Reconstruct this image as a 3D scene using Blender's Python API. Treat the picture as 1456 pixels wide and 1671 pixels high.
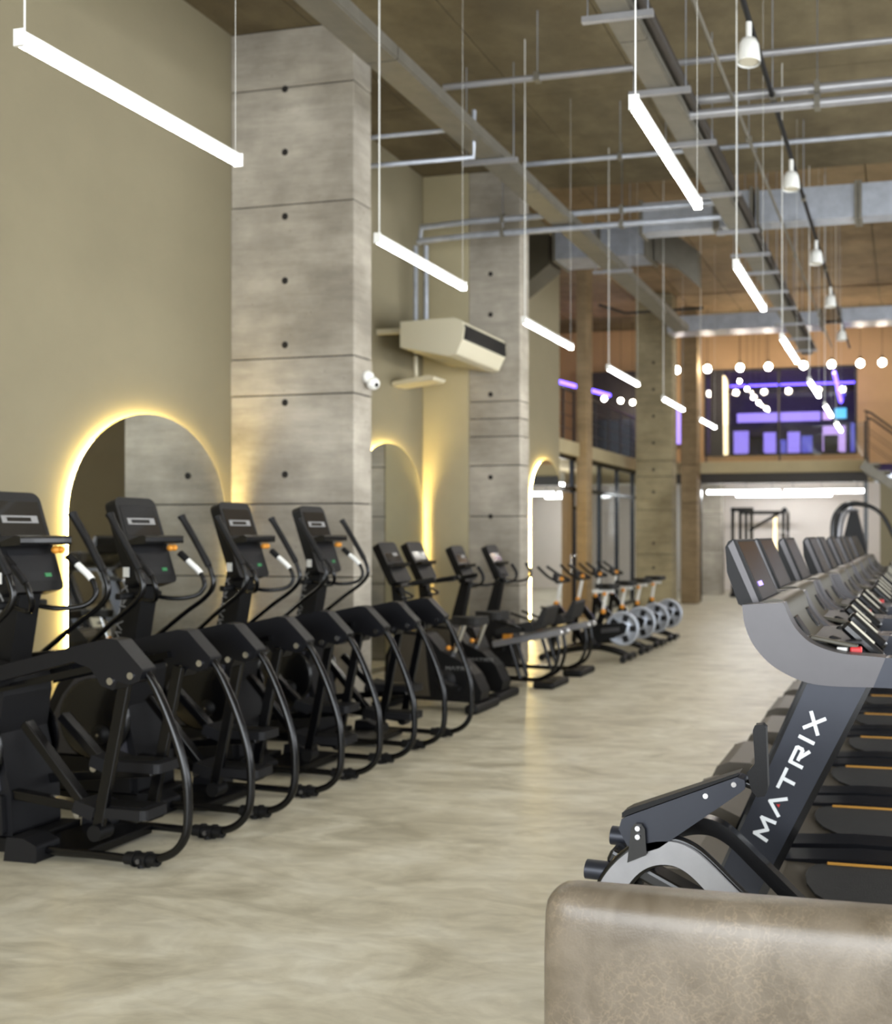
import bpy, bmesh, math, random
from mathutils import Vector, Matrix
random.seed(7)
SC = bpy.context.scene
COL = SC.collection
for o in list(bpy.data.objects):
    bpy.data.objects.remove(o)

# ---------------------------------------------------------------- camera, world, daylight, exposure
EYE = 1.65
cam_d = bpy.data.cameras.new('camera'); cam = bpy.data.objects.new('camera', cam_d); COL.objects.link(cam)
cam.location = (0, 0, EYE)
cam.rotation_euler = (math.radians(90), 0, math.radians(12.339))
cam_d.sensor_fit = 'HORIZONTAL'; cam_d.sensor_width = 36
cam_d.lens = 1600 / 1456 * 36
cam_d.shift_x = (728 - 1130) / 1456
cam_d.shift_y = (872 - 835.5) / 1456
cam_d.clip_end = 200
cam_d.dof.use_dof = True
cam_d.dof.focus_distance = 2.75
cam_d.dof.aperture_fstop = 3.1
SC.camera = cam

world = bpy.data.worlds.new('world'); SC.world = world; world.use_nodes = True
world.node_tree.nodes['Background'].inputs[0].default_value = (0.80, 0.88, 1.0, 1)
world.node_tree.nodes['Background'].inputs[1].default_value = 1.0

def area_light(name, loc, rot, sx, sy, power, color):
    d = bpy.data.lights.new(name, 'AREA'); d.shape = 'RECTANGLE'; d.size = sx; d.size_y = sy
    d.energy = power; d.color = color
    o = bpy.data.objects.new(name, d); o.location = loc; o.rotation_euler = rot; COL.objects.link(o)
    return o
# daylight through the shop front behind the viewer and the side windows beyond the treadmills
area_light('shopfront_daylight', (0.2, -4.75, 2.3), (math.radians(90), 0, 0), 10.5, 3.9, 620, (0.93, 0.97, 1.0))
area_light('side_window_daylight', (6.25, 7.0, 2.4), (0, math.radians(90), 0), 3.4, 17.0, 700, (0.95, 0.98, 1.0))

vs = SC.view_settings
vs.view_transform = 'Standard'; vs.look = 'None'; vs.gamma = 1.0; vs.use_curve_mapping = False
vs.exposure = 0.87
SC.display_settings.display_device = 'sRGB'
SC.cycles.max_bounces = 6; SC.cycles.diffuse_bounces = 4; SC.cycles.glossy_bounces = 4
SC.cycles.transmission_bounces = 6; SC.cycles.transparent_max_bounces = 8
SC.cycles.sample_clamp_indirect = 6.0
SC.cycles.caustics_reflective = False; SC.cycles.caustics_refractive = False

# ---------------------------------------------------------------- materials
def lin(r, g, b):
    def f(c):
        c /= 255.0
        return c / 12.92 if c <= 0.04045 else ((c + 0.055) / 1.055) ** 2.4
    return (f(r), f(g), f(b), 1.0)
MATS = {}
def mat(name, rgb, rough=0.5, metal=0.0, var=0.0, vscale=4.0, bump=0.0, bscale=60.0, spec=0.5, coat=0.0, stretch=(1, 1, 1)):
    m = bpy.data.materials.new(name); m.use_nodes = True; nt = m.node_tree; N = nt.nodes; L = nt.links
    b = N['Principled BSDF']
    b.inputs['Base Color'].default_value = lin(*rgb)
    b.inputs['Roughness'].default_value = rough; b.inputs['Metallic'].default_value = metal
    b.inputs['Specular IOR Level'].default_value = spec
    b.inputs['Coat Weight'].default_value = coat
    if var or bump:
        tc = N.new('ShaderNodeTexCoord'); mp = N.new('ShaderNodeMapping')
        mp.inputs['Scale'].default_value = stretch
        L.new(tc.outputs['Object'], mp.inputs['Vector'])
    if var:
        nz = N.new('ShaderNodeTexNoise'); nz.inputs['Scale'].default_value = vscale
        nz.inputs['Detail'].default_value = 6; nz.inputs['Roughness'].default_value = 0.65
        L.new(mp.outputs[0], nz.inputs['Vector'])
        rp = N.new('ShaderNodeValToRGB')
        rp.color_ramp.elements[0].position = 0.3; rp.color_ramp.elements[1].position = 0.7
        c = lin(*rgb)
        rp.color_ramp.elements[0].color = tuple(max(0, x * (1 - var)) for x in c[:3]) + (1,)
        rp.color_ramp.elements[1].color = tuple(min(1, x * (1 + var)) for x in c[:3]) + (1,)
        L.new(nz.outputs['Fac'], rp.inputs['Fac']); L.new(rp.outputs['Color'], b.inputs['Base Color'])
    if bump:
        n2 = N.new('ShaderNodeTexNoise'); n2.inputs['Scale'].default_value = bscale; n2.inputs['Detail'].default_value = 4
        L.new(mp.outputs[0], n2.inputs['Vector'])
        bp = N.new('ShaderNodeBump'); bp.inputs['Strength'].default_value = bump; bp.inputs['Distance'].default_value = 0.01
        L.new(n2.outputs['Fac'], bp.inputs['Height']); L.new(bp.outputs['Normal'], b.inputs['Normal'])
    MATS[name] = m
    return m
def emit(name, rgb, strength):
    m = bpy.data.materials.new(name); m.use_nodes = True; nt = m.node_tree
    b = nt.nodes['Principled BSDF']; b.inputs['Base Color'].default_value = lin(*rgb)
    b.inputs['Emission Color'].default_value = lin(*rgb); b.inputs['Emission Strength'].default_value = strength
    MATS[name] = m; return m

def mix_node(N, L, fac, a, b, mode='MIX'):
    m = N.new('ShaderNodeMix'); m.data_type = 'RGBA'; m.blend_type = mode
    if isinstance(fac, float): m.inputs['Factor'].default_value = fac
    else: L.new(fac, m.inputs['Factor'])
    for s, v in (('A', a), ('B', b)):
        sock = [i for i in m.inputs if i.name == s and i.type == 'RGBA'][0]
        if isinstance(v, tuple): sock.default_value = v
        else: L.new(v, sock)
    return [o for o in m.outputs if o.type == 'RGBA'][0]

def concrete(name, light, dark, stain=0.5, bands=True):
    m = bpy.data.materials.new(name); m.use_nodes = True; nt = m.node_tree; N = nt.nodes; L = nt.links
    b = N['Principled BSDF']; b.inputs['Roughness'].default_value = 0.8; b.inputs['Specular IOR Level'].default_value = 0.3
    tc = N.new('ShaderNodeTexCoord')
    geo = N.new('ShaderNodeNewGeometry')
    def noise(scale, detail, vec, rough=0.6):
        n = N.new('ShaderNodeTexNoise'); n.inputs['Scale'].default_value = scale; n.inputs['Detail'].default_value = detail
        n.inputs['Roughness'].default_value = rough; L.new(vec, n.inputs['Vector']); return n.outputs['Fac']
    def ramp(f, p0, p1, c0, c1):
        r = N.new('ShaderNodeValToRGB'); r.color_ramp.elements[0].position = p0; r.color_ramp.elements[1].position = p1
        r.color_ramp.elements[0].color = c0; r.color_ramp.elements[1].color = c1; L.new(f, r.inputs['Fac']); return r.outputs['Color']
    P = geo.outputs['Position']
    big = ramp(noise(0.9, 5, P), 0.35, 0.68, lin(*dark), lin(*light))
    mp = N.new('ShaderNodeMapping'); mp.inputs['Scale'].default_value = (1.6, 1.6, 9.0) if bands else (3, 3, 3); L.new(P, mp.inputs['Vector'])
    streak = ramp(noise(1.0, 6, mp.outputs[0], 0.7), 0.38, 0.66, (0.78, 0.77, 0.75, 1), (1.08, 1.07, 1.05, 1))
    c1 = mix_node(N, L, 0.8, big, streak, 'MULTIPLY')
    mp2 = N.new('ShaderNodeMapping'); mp2.inputs['Scale'].default_value = (5, 5, 5); L.new(P, mp2.inputs['Vector'])
    pores = ramp(noise(4.0, 3, mp2.outputs[0]), 0.66, 0.74, (1, 1, 1, 1), (0.62, 0.6, 0.57, 1))
    c2 = mix_node(N, L, stain, c1, pores, 'MULTIPLY')
    L.new(c2, b.inputs['Base Color'])
    bp = N.new('ShaderNodeBump'); bp.inputs['Strength'].default_value = 0.25; bp.inputs['Distance'].default_value = 0.012
    L.new(noise(18, 5, P), bp.inputs['Height']); L.new(bp.outputs['Normal'], b.inputs['Normal'])
    MATS[name] = m; return m

def floor_material():
    m = bpy.data.materials.new('microcement_floor'); m.use_nodes = True; nt = m.node_tree; N = nt.nodes; L = nt.links
    b = N['Principled BSDF']
    geo = N.new('ShaderNodeNewGeometry'); P = geo.outputs['Position']
    mp = N.new('ShaderNodeMapping'); mp.inputs['Scale'].default_value = (0.9, 1.9, 1); mp.inputs['Rotation'].default_value = (0, 0, 0.35); L.new(P, mp.inputs['Vector'])
    n1 = N.new('ShaderNodeTexNoise'); n1.inputs['Scale'].default_value = 1.5; n1.inputs['Detail'].default_value = 8; n1.inputs['Roughness'].default_value = 0.6
    n1.inputs['Distortion'].default_value = 1.2; L.new(mp.outputs[0], n1.inputs['Vector'])
    r1 = N.new('ShaderNodeValToRGB'); e = r1.color_ramp.elements
    e[0].position = 0.3; e[0].color = lin(166, 159, 139); e[1].position = 0.68; e[1].color = lin(216, 212, 196)
    x = e.new(0.48); x.color = lin(198, 192, 172)
    L.new(n1.outputs['Fac'], r1.inputs['Fac'])
    mp2 = N.new('ShaderNodeMapping'); mp2.inputs['Scale'].default_value = (1.6, 3.6, 1); mp2.inputs['Rotation'].default_value = (0, 0, -0.25); L.new(P, mp2.inputs['Vector'])
    n2 = N.new('ShaderNodeTexNoise'); n2.inputs['Scale'].default_value = 3.2; n2.inputs['Detail'].default_value = 6; n2.inputs['Distortion'].default_value = 0.8
    L.new(mp2.outputs[0], n2.inputs['Vector'])
    r2 = N.new('ShaderNodeValToRGB'); r2.color_ramp.elements[0].position = 0.35; r2.color_ramp.elements[1].position = 0.65
    r2.color_ramp.elements[0].color = (0.84, 0.83, 0.81, 1); r2.color_ramp.elements[1].color = (1.06, 1.06, 1.06, 1)
    L.new(n2.outputs['Fac'], r2.inputs['Fac'])
    L.new(mix_node(N, L, 0.85, r1.outputs['Color'], r2.outputs['Color'], 'MULTIPLY'), b.inputs['Base Color'])
    rr = N.new('ShaderNodeMapRange'); rr.inputs['To Min'].default_value = 0.28; rr.inputs['To Max'].default_value = 0.46
    L.new(n1.outputs['Fac'], rr.inputs['Value']); L.new(rr.outputs['Result'], b.inputs['Roughness'])
    b.inputs['Specular IOR Level'].default_value = 0.45
    bp = N.new('ShaderNodeBump'); bp.inputs['Strength'].default_value = 0.06; bp.inputs['Distance'].default_value = 0.01
    L.new(n2.outputs['Fac'], bp.inputs['Height']); L.new(bp.outputs['Normal'], b.inputs['Normal'])
    MATS['floor'] = m; return m

def leather_material():
    m = bpy.data.materials.new('distressed_leather'); m.use_nodes = True; nt = m.node_tree; N = nt.nodes; L = nt.links
    b = N['Principled BSDF']; b.inputs['Roughness'].default_value = 0.36; b.inputs['Specular IOR Level'].default_value = 0.55
    tc = N.new('ShaderNodeTexCoord'); O = tc.outputs['Object']
    n1 = N.new('ShaderNodeTexNoise'); n1.inputs['Scale'].default_value = 9; n1.inputs['Detail'].default_value = 8; n1.inputs['Distortion'].default_value = 0.6; L.new(O, n1.inputs['Vector'])
    r1 = N.new('ShaderNodeValToRGB'); r1.color_ramp.elements[0].position = 0.32; r1.color_ramp.elements[1].position = 0.7
    r1.color_ramp.elements[0].color = lin(88, 78, 64); r1.color_ramp.elements[1].color = lin(116, 106, 92)
    L.new(n1.outputs['Fac'], r1.inputs['Fac'])
    # fine pale scratches: thin ridges of a distorted noise
    n0 = N.new('ShaderNodeTexNoise'); n0.inputs['Scale'].default_value = 14; n0.inputs['Detail'].default_value = 5; L.new(O, n0.inputs['Vector'])
    av = N.new('ShaderNodeVectorMath'); av.operation = 'MULTIPLY_ADD'; L.new(n0.outputs['Color'], av.inputs[0]); av.inputs[1].default_value = (0.16, 0.16, 0.16); L.new(O, av.inputs[2])
    vo = N.new('ShaderNodeTexVoronoi'); vo.feature = 'DISTANCE_TO_EDGE'; vo.inputs['Scale'].default_value = 38; L.new(av.outputs[0], vo.inputs['Vector'])
    r2 = N.new('ShaderNodeValToRGB'); r2.color_ramp.elements[0].position = 0.0; r2.color_ramp.elements[1].position = 0.07
    r2.color_ramp.elements[0].color = (1, 1, 1, 1); r2.color_ramp.elements[1].color = (0, 0, 0, 1)
    L.new(vo.outputs['Distance'], r2.inputs['Fac'])
    n3 = N.new('ShaderNodeTexNoise'); n3.inputs['Scale'].default_value = 4.5; n3.inputs['Detail'].default_value = 4; L.new(O, n3.inputs['Vector'])
    r3 = N.new('ShaderNodeValToRGB'); r3.color_ramp.elements[0].position = 0.42; r3.color_ramp.elements[1].position = 0.7
    r3.color_ramp.elements[0].color = (0, 0, 0, 1); r3.color_ramp.elements[1].color = (0.5, 0.5, 0.5, 1); L.new(n3.outputs['Fac'], r3.inputs['Fac'])
    mm = N.new('ShaderNodeMath'); mm.operation = 'MULTIPLY'; L.new(r2.outputs['Color'], mm.inputs[0]); L.new(r3.outputs['Color'], mm.inputs[1])
    L.new(mix_node(N, L, mm.outputs[0], r1.outputs['Color'], lin(148, 132, 110)), b.inputs['Base Color'])
    n4 = N.new('ShaderNodeTexNoise'); n4.inputs['Scale'].default_value = 240; n4.inputs['Detail'].default_value = 3; L.new(O, n4.inputs['Vector'])
    bp = N.new('ShaderNodeBump'); bp.inputs['Strength'].default_value = 0.12; bp.inputs['Distance'].default_value = 0.004
    L.new(n4.outputs['Fac'], bp.inputs['Height']); L.new(bp.outputs['Normal'], b.inputs['Normal'])
    MATS['leather'] = m; return m

floor_material(); leather_material()
concrete('concrete', (184, 178, 167), (140, 134, 124), 0.95)
concrete('concrete_warm_lit', (156, 146, 118), (120, 110, 86), 0.8)  # same grey concrete, warmer light at the column put into its colour
concrete('concrete_orange_lit', (150, 130, 100), (118, 100, 74), 0.7)  # brown concrete with the far hall's orange lamplight put into its colour
concrete('ceiling', (116, 106, 82), (89, 79, 59), 0.6, bands=False)
mat('plaster', (129, 121, 98), 0.85, var=0.05, vscale=1.2, bump=0.05, bscale=30)
mat('plaster_pale', (172, 163, 134), 0.85, var=0.04, vscale=2)
mat('warm_lit_wall', (172, 138, 100), 0.8, var=0.06, vscale=1.5)  # tan stands in for the warm lighting on the upper walls
mat('white_wall', (226, 218, 212), 0.8, var=0.03, vscale=2)
mat('slab_edge', (168, 156, 124), 0.8, var=0.06, vscale=3)
mat('black_plastic', (9, 9, 11), 0.5, spec=0.28, bump=0.06, bscale=300)
mat('black_gloss', (8, 8, 10), 0.25, coat=0.15)
mat('black_steel', (4, 4, 6), 0.24, spec=0.4)
mat('navy_gloss', (9, 10, 16), 0.42, spec=0.35)
mat('slate_paint', (44, 47, 56), 0.4, metal=0.35, var=0.06, vscale=8)
mat('charcoal', (20, 20, 23), 0.5, spec=0.3, bump=0.05, bscale=200)
mat('grey_shroud', (82, 82, 90), 0.42, metal=0.3, var=0.05, vscale=6)
mat('fairing_grey', (82, 80, 82), 0.42, metal=0.45, var=0.05, vscale=6)
mat('dash_grey', (72, 68, 57), 0.45, metal=0.2, var=0.05, vscale=9)
mat('hood_grey', (74, 68, 58), 0.5, metal=0.1, var=0.08, vscale=9)
mat('bright_paint', (150, 150, 153), 0.35, metal=0.4, var=0.05, vscale=12)
mat('chrome', (205, 205, 208), 0.18, metal=1.0)
mat('steel_tube', (120, 120, 124), 0.3, metal=0.9)
mat('galvanised', (178, 184, 196), 0.4, metal=0.55, var=0.16, vscale=5)  # bluish tint paints reflected daylight into the metal's colour
mat('galvanised_dull', (120, 116, 106), 0.5, metal=0.55, var=0.12, vscale=6)
mat('belt', (33, 32, 31), 0.75, var=0.18, vscale=14, bump=0.2, bscale=160)
mat('orange_line', (206, 152, 66), 0.5)
mat('orange_plastic', (226, 150, 48), 0.4)
mat('white_plastic', (226, 226, 222), 0.4)
mat('cream_pad', (196, 190, 172), 0.45)
mat('ac_white', (196, 190, 168), 0.45)
mat('display', (34, 32, 30), 0.12, coat=0.5)
mat('display_brown', (40, 32, 27), 0.22, spec=0.35)
mat('letter_white', (232, 236, 240), 0.4)
mat('letter_grey', (128, 128, 128), 0.5)
mat('red_plastic', (190, 34, 36), 0.4)
mat('foam_seat', (24, 23, 23), 0.65, bump=0.1, bscale=120)
mat('wood_door', (120, 98, 66), 0.6, var=0.12, vscale=3, stretch=(8, 8, 1))
mat('dark_panel', (42, 36, 36), 0.6, var=0.08, vscale=3)
mat('rail_dark', (44, 38, 32), 0.5)
mat('violet_lit_wall', (100, 82, 126), 0.7, var=0.1, vscale=2)  # room's violet light put into the wall colour, lightened between the screens
mat('hole_dark', (28, 25, 22), 0.9)
mat('green_led', (40, 120, 70), 0.4)
mirror = mat('mirror_glass', (232, 234, 230), 0.015, metal=1.0)
emit('lamp_white', (255, 252, 242), 42.0)
emit('led_warm', (255, 224, 138), 46.0)
emit('bulb_white', (255, 240, 215), 55.0)
emit('tube_cool', (250, 252, 255), 15.0)
emit('tube_bright', (252, 250, 244), 34.0)
emit('purple_tube', (92, 70, 255), 5.0)
emit('screen_violet', (150, 128, 228), 0.9)
emit('screen_blue', (92, 88, 190), 0.7)
emit('screen_cyan', (90, 180, 225), 1.0)
emit('screen_pink', (196, 160, 226), 0.9)
emit('backlit_cream', (255, 232, 186), 0.9)
g = bpy.data.materials.new('clear_glass'); g.use_nodes = True
nt = g.node_tree; nt.nodes.clear()
_o = nt.nodes.new('ShaderNodeOutputMaterial'); _t = nt.nodes.new('ShaderNodeBsdfTransparent'); _g = nt.nodes.new('ShaderNodeBsdfGlossy'); _m = nt.nodes.new('ShaderNodeMixShader')
_t.inputs[0].default_value = (0.93, 0.95, 0.95, 1); _g.inputs['Roughness'].default_value = 0.02; _m.inputs[0].default_value = 0.07
nt.links.new(_t.outputs[0], _m.inputs[1]); nt.links.new(_g.outputs[0], _m.inputs[2]); nt.links.new(_m.outputs[0], _o.inputs[0])
MATS['glass'] = g

# ---------------------------------------------------------------- mesh builder
def cr(pts, n=5):
    """Catmull-Rom through the points."""
    P = [Vector(p) for p in pts]
    Q = [P[0] * 2 - P[1]] + P + [P[-1] * 2 - P[-2]]
    out = []
    for i in range(1, len(Q) - 2):
        for k in range(n):
            t = k / n
            a, b, c, d = Q[i - 1], Q[i], Q[i + 1], Q[i + 2]
            out.append(0.5 * ((2 * b) + (c - a) * t + (2 * a - 5 * b + 4 * c - d) * t * t + (3 * b - a - 3 * c + d) * t ** 3))
    out.append(P[-1])
    return out

class MB:
    def __init__(s): s.v = []; s.f = []; s.sm = []
    def add(s, vs, fs, smooth=False):
        o = len(s.v); s.v += [tuple(x) for x in vs]; s.f += [tuple(o + i for i in q) for q in fs]; s.sm += [smooth] * len(fs); return s
    def box(s, c, d, M=None):
        c = Vector(c); x, y, z = d[0] / 2, d[1] / 2, d[2] / 2
        vs = [Vector((sx * x, sy * y, sz * z)) for sx in (-1, 1) for sy in (-1, 1) for sz in (-1, 1)]
        if M is not None: vs = [M @ p for p in vs]
        return s.add([p + c for p in vs], [(0, 1, 3, 2), (4, 6, 7, 5), (0, 4, 5, 1), (2, 3, 7, 6), (0, 2, 6, 4), (1, 5, 7, 3)])
    def box2(s, a, b):
        return s.box([(a[i] + b[i]) / 2 for i in range(3)], [abs(b[i] - a[i]) for i in range(3)])
    def bar(s, p, q, w, h, up=(0, 0, 1)):
        p, q = Vector(p), Vector(q); d = (q - p); l = d.length; d.normalize(); u = Vector(up)
        if abs(d.dot(u)) > 0.98: u = Vector((0, 1, 0))
        r = d.cross(u).normalized(); u = r.cross(d)
        M = Matrix((d, r, u)).transposed()
        return s.box((p + q) / 2, (l, w, h), M)
    def prism(s, poly, t0, t1, plane='xz', smooth=False):
        n = len(poly)
        def P(a, b, t):
            return {'xz': (a, t, b), 'yz': (t, a, b), 'xy': (a, b, t)}[plane]
        vs = [P(a, b, t0) for a, b in poly] + [P(a, b, t1) for a, b in poly]
        s.add(vs, [tuple(range(n - 1, -1, -1)), tuple(range(n, 2 * n))])
        return s.add(vs, [(i, (i + 1) % n, n + (i + 1) % n, n + i) for i in range(n)], smooth)
    def strip(s, top, bot, t0, t1, plane='xz'):
        """A band between two polylines (same count), extruded: good for concave shapes."""
        n = len(top)
        def P(p, t):
            return {'xz': (p[0], t, p[1]), 'yz': (t, p[0], p[1]), 'xy': (p[0], p[1], t)}[plane]
        vs = [P(p, t) for t in (t0, t1) for p in list(top) + list(bot)]
        m = 2 * n; fs = []
        for i in range(n - 1):
            fs += [(i, i + 1, n + i + 1, n + i), (m + i, m + n + i, m + n + i + 1, m + i + 1)]
        s.add(vs, fs)
        s.add(vs, [(i, m + i, m + i + 1, i + 1) for i in range(n - 1)] + [(n + i, n + i + 1, m + n + i + 1, m + n + i) for i in range(n - 1)], n > 4)
        return s.add(vs, [(0, n, m + n, m), (n - 1, m + n - 1, m + 2 * n - 1, 2 * n - 1)])
    def tube(s, pts, r, n=8, closed=False):
        P = [Vector(p) for p in pts]; k = len(P)
        R = r if isinstance(r, (list, tuple)) else [r] * k
        T = []
        for i in range(k):
            a = P[i - 1] if (i > 0 or closed) else P[i]; b = P[(i + 1) % k] if (i < k - 1 or closed) else P[i]
            T.append((b - a).normalized())
        u = Vector((0, 0, 1)) if abs(T[0].z) < 0.9 else Vector((0, 1, 0))
        u = (u - T[0] * u.dot(T[0])).normalized(); vs = []
        for i in range(k):
            u = (u - T[i] * u.dot(T[i])).normalized(); w = T[i].cross(u)
            for j in range(n):
                a = 2 * math.pi * j / n
                vs.append(P[i] + (u * math.cos(a) + w * math.sin(a)) * R[i])
        fs = [(i * n + j, i * n + (j + 1) % n, ((i + 1) % k) * n + (j + 1) % n, ((i + 1) % k) * n + j) for i in range(k if closed else k - 1) for j in range(n)]
        s.add(vs, fs, True)
        if not closed: s.add(vs, [tuple(range(n - 1, -1, -1)), tuple(range((k - 1) * n, k * n))])
        return s
    def cyl(s, p, q, r, r2=None, n=12):
        return s.tube([p, q], [r, r if r2 is None else r2], n)
    def lathe(s, c, prof, axis='z', n=20):
        k = len(prof); vs = []
        for r, h in prof:
            for j in range(n):
                a = 2 * math.pi * j / n; x, y = r * math.cos(a), r * math.sin(a)
                p = {'z': (x, y, h), 'y': (x, h, y), 'x': (h, x, y)}[axis]
                vs.append((c[0] + p[0], c[1] + p[1], c[2] + p[2]))
        return s.add(vs, [(i * n + j, i * n + (j + 1) % n, (i + 1) * n + (j + 1) % n, (i + 1) * n + j) for i in range(k - 1) for j in range(n)], True)
    def ball(s, c, r, n=12, m=8, sq=(1, 1, 1)):
        pr = [(max(1e-4, math.sin(math.pi * i / m)), -math.cos(math.pi * i / m)) for i in range(m + 1)]
        t = MB().lathe((0, 0, 0), pr, 'z', n)
        return s.add([(c[0] + x * r * sq[0], c[1] + y * r * sq[1], c[2] + z * r * sq[2]) for x, y, z in t.v], t.f, True)
    def mesh(s, name):
        me = bpy.data.meshes.new(name); me.from_pydata(s.v, [], s.f); me.update()
        bm = bmesh.new(); bm.from_mesh(me); bmesh.ops.recalc_face_normals(bm, faces=bm.faces); bm.to_mesh(me); bm.free()
        for p, q in zip(me.polygons, s.sm): p.use_smooth = q
        return me
    def build(s, name, material, parent=None, bevel=0.0, seg=2):
        me = s.mesh(name); me.materials.append(MATS[material])
        o = bpy.data.objects.new(name, me); COL.objects.link(o)
        if parent is not None: o.parent = parent
        if bevel:
            b = o.modifiers.new('bevel', 'BEVEL'); b.width = bevel; b.segments = seg; b.limit_method = 'ANGLE'; b.angle_limit = math.radians(35)
        return o

def tag(o, label, cat, group=None):
    o['label'] = label; o['category'] = cat
    if group: o['group'] = group
    return o
def thing(name, loc, label, cat, group=None, rz=0.0):
    o = bpy.data.objects.new(name, None); COL.objects.link(o); o.location = loc; o.rotation_euler = (0, 0, rz)
    o.empty_display_size = 0.1
    return tag(o, label, cat, group)
def struct(o, label=None):
    o['kind'] = 'structure'
    if label: o['label'] = label
    return o
def copy_tree(o, parent=None):
    c = o.copy(); COL.objects.link(c); c.parent = parent
    for ch in list(o.children): copy_tree(ch, c)
    return c
ORD = ['first', 'second', 'third', 'fourth', 'fifth', 'sixth', 'seventh', 'eighth', 'ninth', 'tenth', 'eleventh', 'twelfth']

def lettering(o, a, up, h, weight, word='MATRIX', face=(0, -1, 0), gap=0.30):
    """Stroke letters from origin o along direction a with letter-up direction up."""
    L = {'M': (1.5, [[(0.06, 0), (0.16, 0.95), (0.75, 0.25), (1.34, 0.95), (1.44, 0)]]),
         'A': (1.4, [[(0.05, 0), (0.70, 0.93), (1.35, 0)]]),
         'T': (1.4, [[(0.02, 0.86), (1.38, 0.86)], [(0.7, 0), (0.7, 0.8)]]),
         'R': (1.4, [[(0.14, 0.0), (0.14, 0.86), (1.2, 0.86), (1.26, 0.78), (1.26, 0.5), (1.18, 0.42), (0.5, 0.42)], [(0.62, 0.42), (1.3, 0.0)]]),
         'I': (0.32, [[(0.16, 0), (0.16, 1)]]),
         'X': (1.35, [[(0.1, 0), (1.25, 1)], [(0.1, 1), (1.25, 0)]])}
    a, up, o, face = Vector(a).normalized(), Vector(up).normalized(), Vector(o), Vector(face)
    m = MB(); x = 0.0; spots = {}
    for ch in word:
        w, strokes = L[ch]
        for st in strokes:
            for (p, q) in zip(st[:-1], st[1:]):
                p2, q2 = Vector(p), Vector(q); d = (q2 - p2).normalized(); nrm = Vector((-d.y, d.x)) * weight / 2
                p3, q3 = p2 - d * weight * 0.35, q2 + d * weight * 0.35
                quad = [p3 + nrm, q3 + nrm, q3 - nrm, p3 - nrm]
                vs = [o + (a * (x + c.x) + up * c.y) * h + face * k for k in (0.0012, 0.0) for c in quad]
                m.add(vs, [(0, 1, 2, 3), (7, 6, 5, 4), (0, 4, 5, 1), (1, 5, 6, 2), (2, 6, 7, 3), (3, 7, 4, 0)])
        spots[ch] = o + (a * (x + w / 2)) * h
        x += w + gap
    return m, spots, x * h

# ================================================================ the building
W = -6.15          # face of the left wall
H1, H2, YS = 6.30, 7.05, 12.5   # low and high ceiling, line of the step
struct(MB().box2((-10.4, -5.2, -0.2), (6.7, 30.2, 0.0)).build('floor', 'floor'), 'polished beige microcement floor')
wl = struct(MB().box2((W - 0.2, -5.0, 0), (W, YS, H1)).box2((W - 0.2, YS, 0), (W, 16.85, H2)).build('wall_left', 'plaster'), 'plain beige plastered wall with arched mirrors')
# rear wall with the shop front (behind the viewer) and right wall with side windows
m = MB().box2((-6.4, -5.2, 0), (6.7, -5.0, 0.3)).box2((-6.4, -5.2, 4.3), (6.7, -5.0, H1)).box2((-6.4, -5.2, 0.3), (-5.1, -5.0, 4.3)).box2((5.5, -5.2, 0.3), (6.7, -5.0, 4.3))
struct(m.build('wall_rear', 'plaster'))
m = MB()
for k in range(6): m.box2((-5.1 + k * 2.12 - 0.03, -5.15, 0.3), (-5.1 + k * 2.12 + 0.03, -5.05, 4.3))
m.box2((-5.1, -5.15, 2.9), (5.5, -5.05, 2.96)); m.box2((-5.1, -5.15, 0.3), (5.5, -5.05, 0.36))
struct(m.build('window_1', 'rail_dark'))
m = MB().box2((6.5, -5.2, 0), (6.7, 30.2, 0.7)).box2((6.5, -5.2, 4.15), (6.7, 30.2, H2)).box2((6.5, -5.2, 0.7), (6.7, -1.6, 4.15)).box2((6.5, 15.6, 0.7), (6.7, 30.2, 4.15))
struct(m.build('wall_right', 'plaster'))
m = MB()
for k in range(9): m.box2((6.55, -1.6 + k * 2.15 - 0.03, 0.7), (6.65, -1.6 + k * 2.15 + 0.03, 4.15))
m.box2((6.55, -1.6, 2.9), (6.65, 15.6, 2.96))
struct(m.build('window_2', 'rail_dark'))
# ceilings: cast slabs with recessed board joints
c1 = struct(MB().box2((-6.4, -5.2, H1 + 0.012), (6.7, YS, H1 + 0.2)).box2((-10.4, YS - 0.15, H1), (6.7, YS, H2)).build('ceiling', 'ceiling'), 'raw brownish concrete ceiling slab')
xs = [W, -5.3, -4.0, -2.7, -1.4, -0.1, 1.2, 2.5, 3.8, 5.1, 6.5]; ys = [-5.0, -2.5, 0.0, 2.5, 4.9, 7.3, 9.8, 12.34]
for i in range(len(xs) - 1):
    for j in range(len(ys) - 1):
        off = random.uniform(0, 0.004)
        MB().box2((xs[i] + 0.006, ys[j] + 0.006, H1 - 0.004 + off), (xs[i + 1] - 0.006, ys[j + 1] - 0.006, H1 + 0.014)).build('ceiling_panel', 'ceiling', c1)
c2 = struct(MB().box2((-10.4, YS, H2 + 0.012), (6.7, 30.2, H2 + 0.2)).build('ceiling_far', 'ceiling'), 'raised concrete ceiling over the rear hall')
xs = [-10.3, -8.2, W, -5.0, -3.9, -2.8, -1.7, -0.6, 0.5, 1.6, 3.2, 4.8, 6.5]; ys = [12.5, 14.0, 15.5, 17.0, 18.5, 20.0, 21.5, 23.4]
for i in range(len(xs) - 1):
    for j in range(len(ys) - 1):
        off = random.uniform(0, 0.006)
        MB().box2((xs[i] + 0.012, ys[j] + 0.012, H2 - 0.006 + off), (xs[i + 1] - 0.012, ys[j + 1] - 0.012, H2 + 0.014)).build('ceiling_panel', 'concrete_orange_lit', c2)

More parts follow.
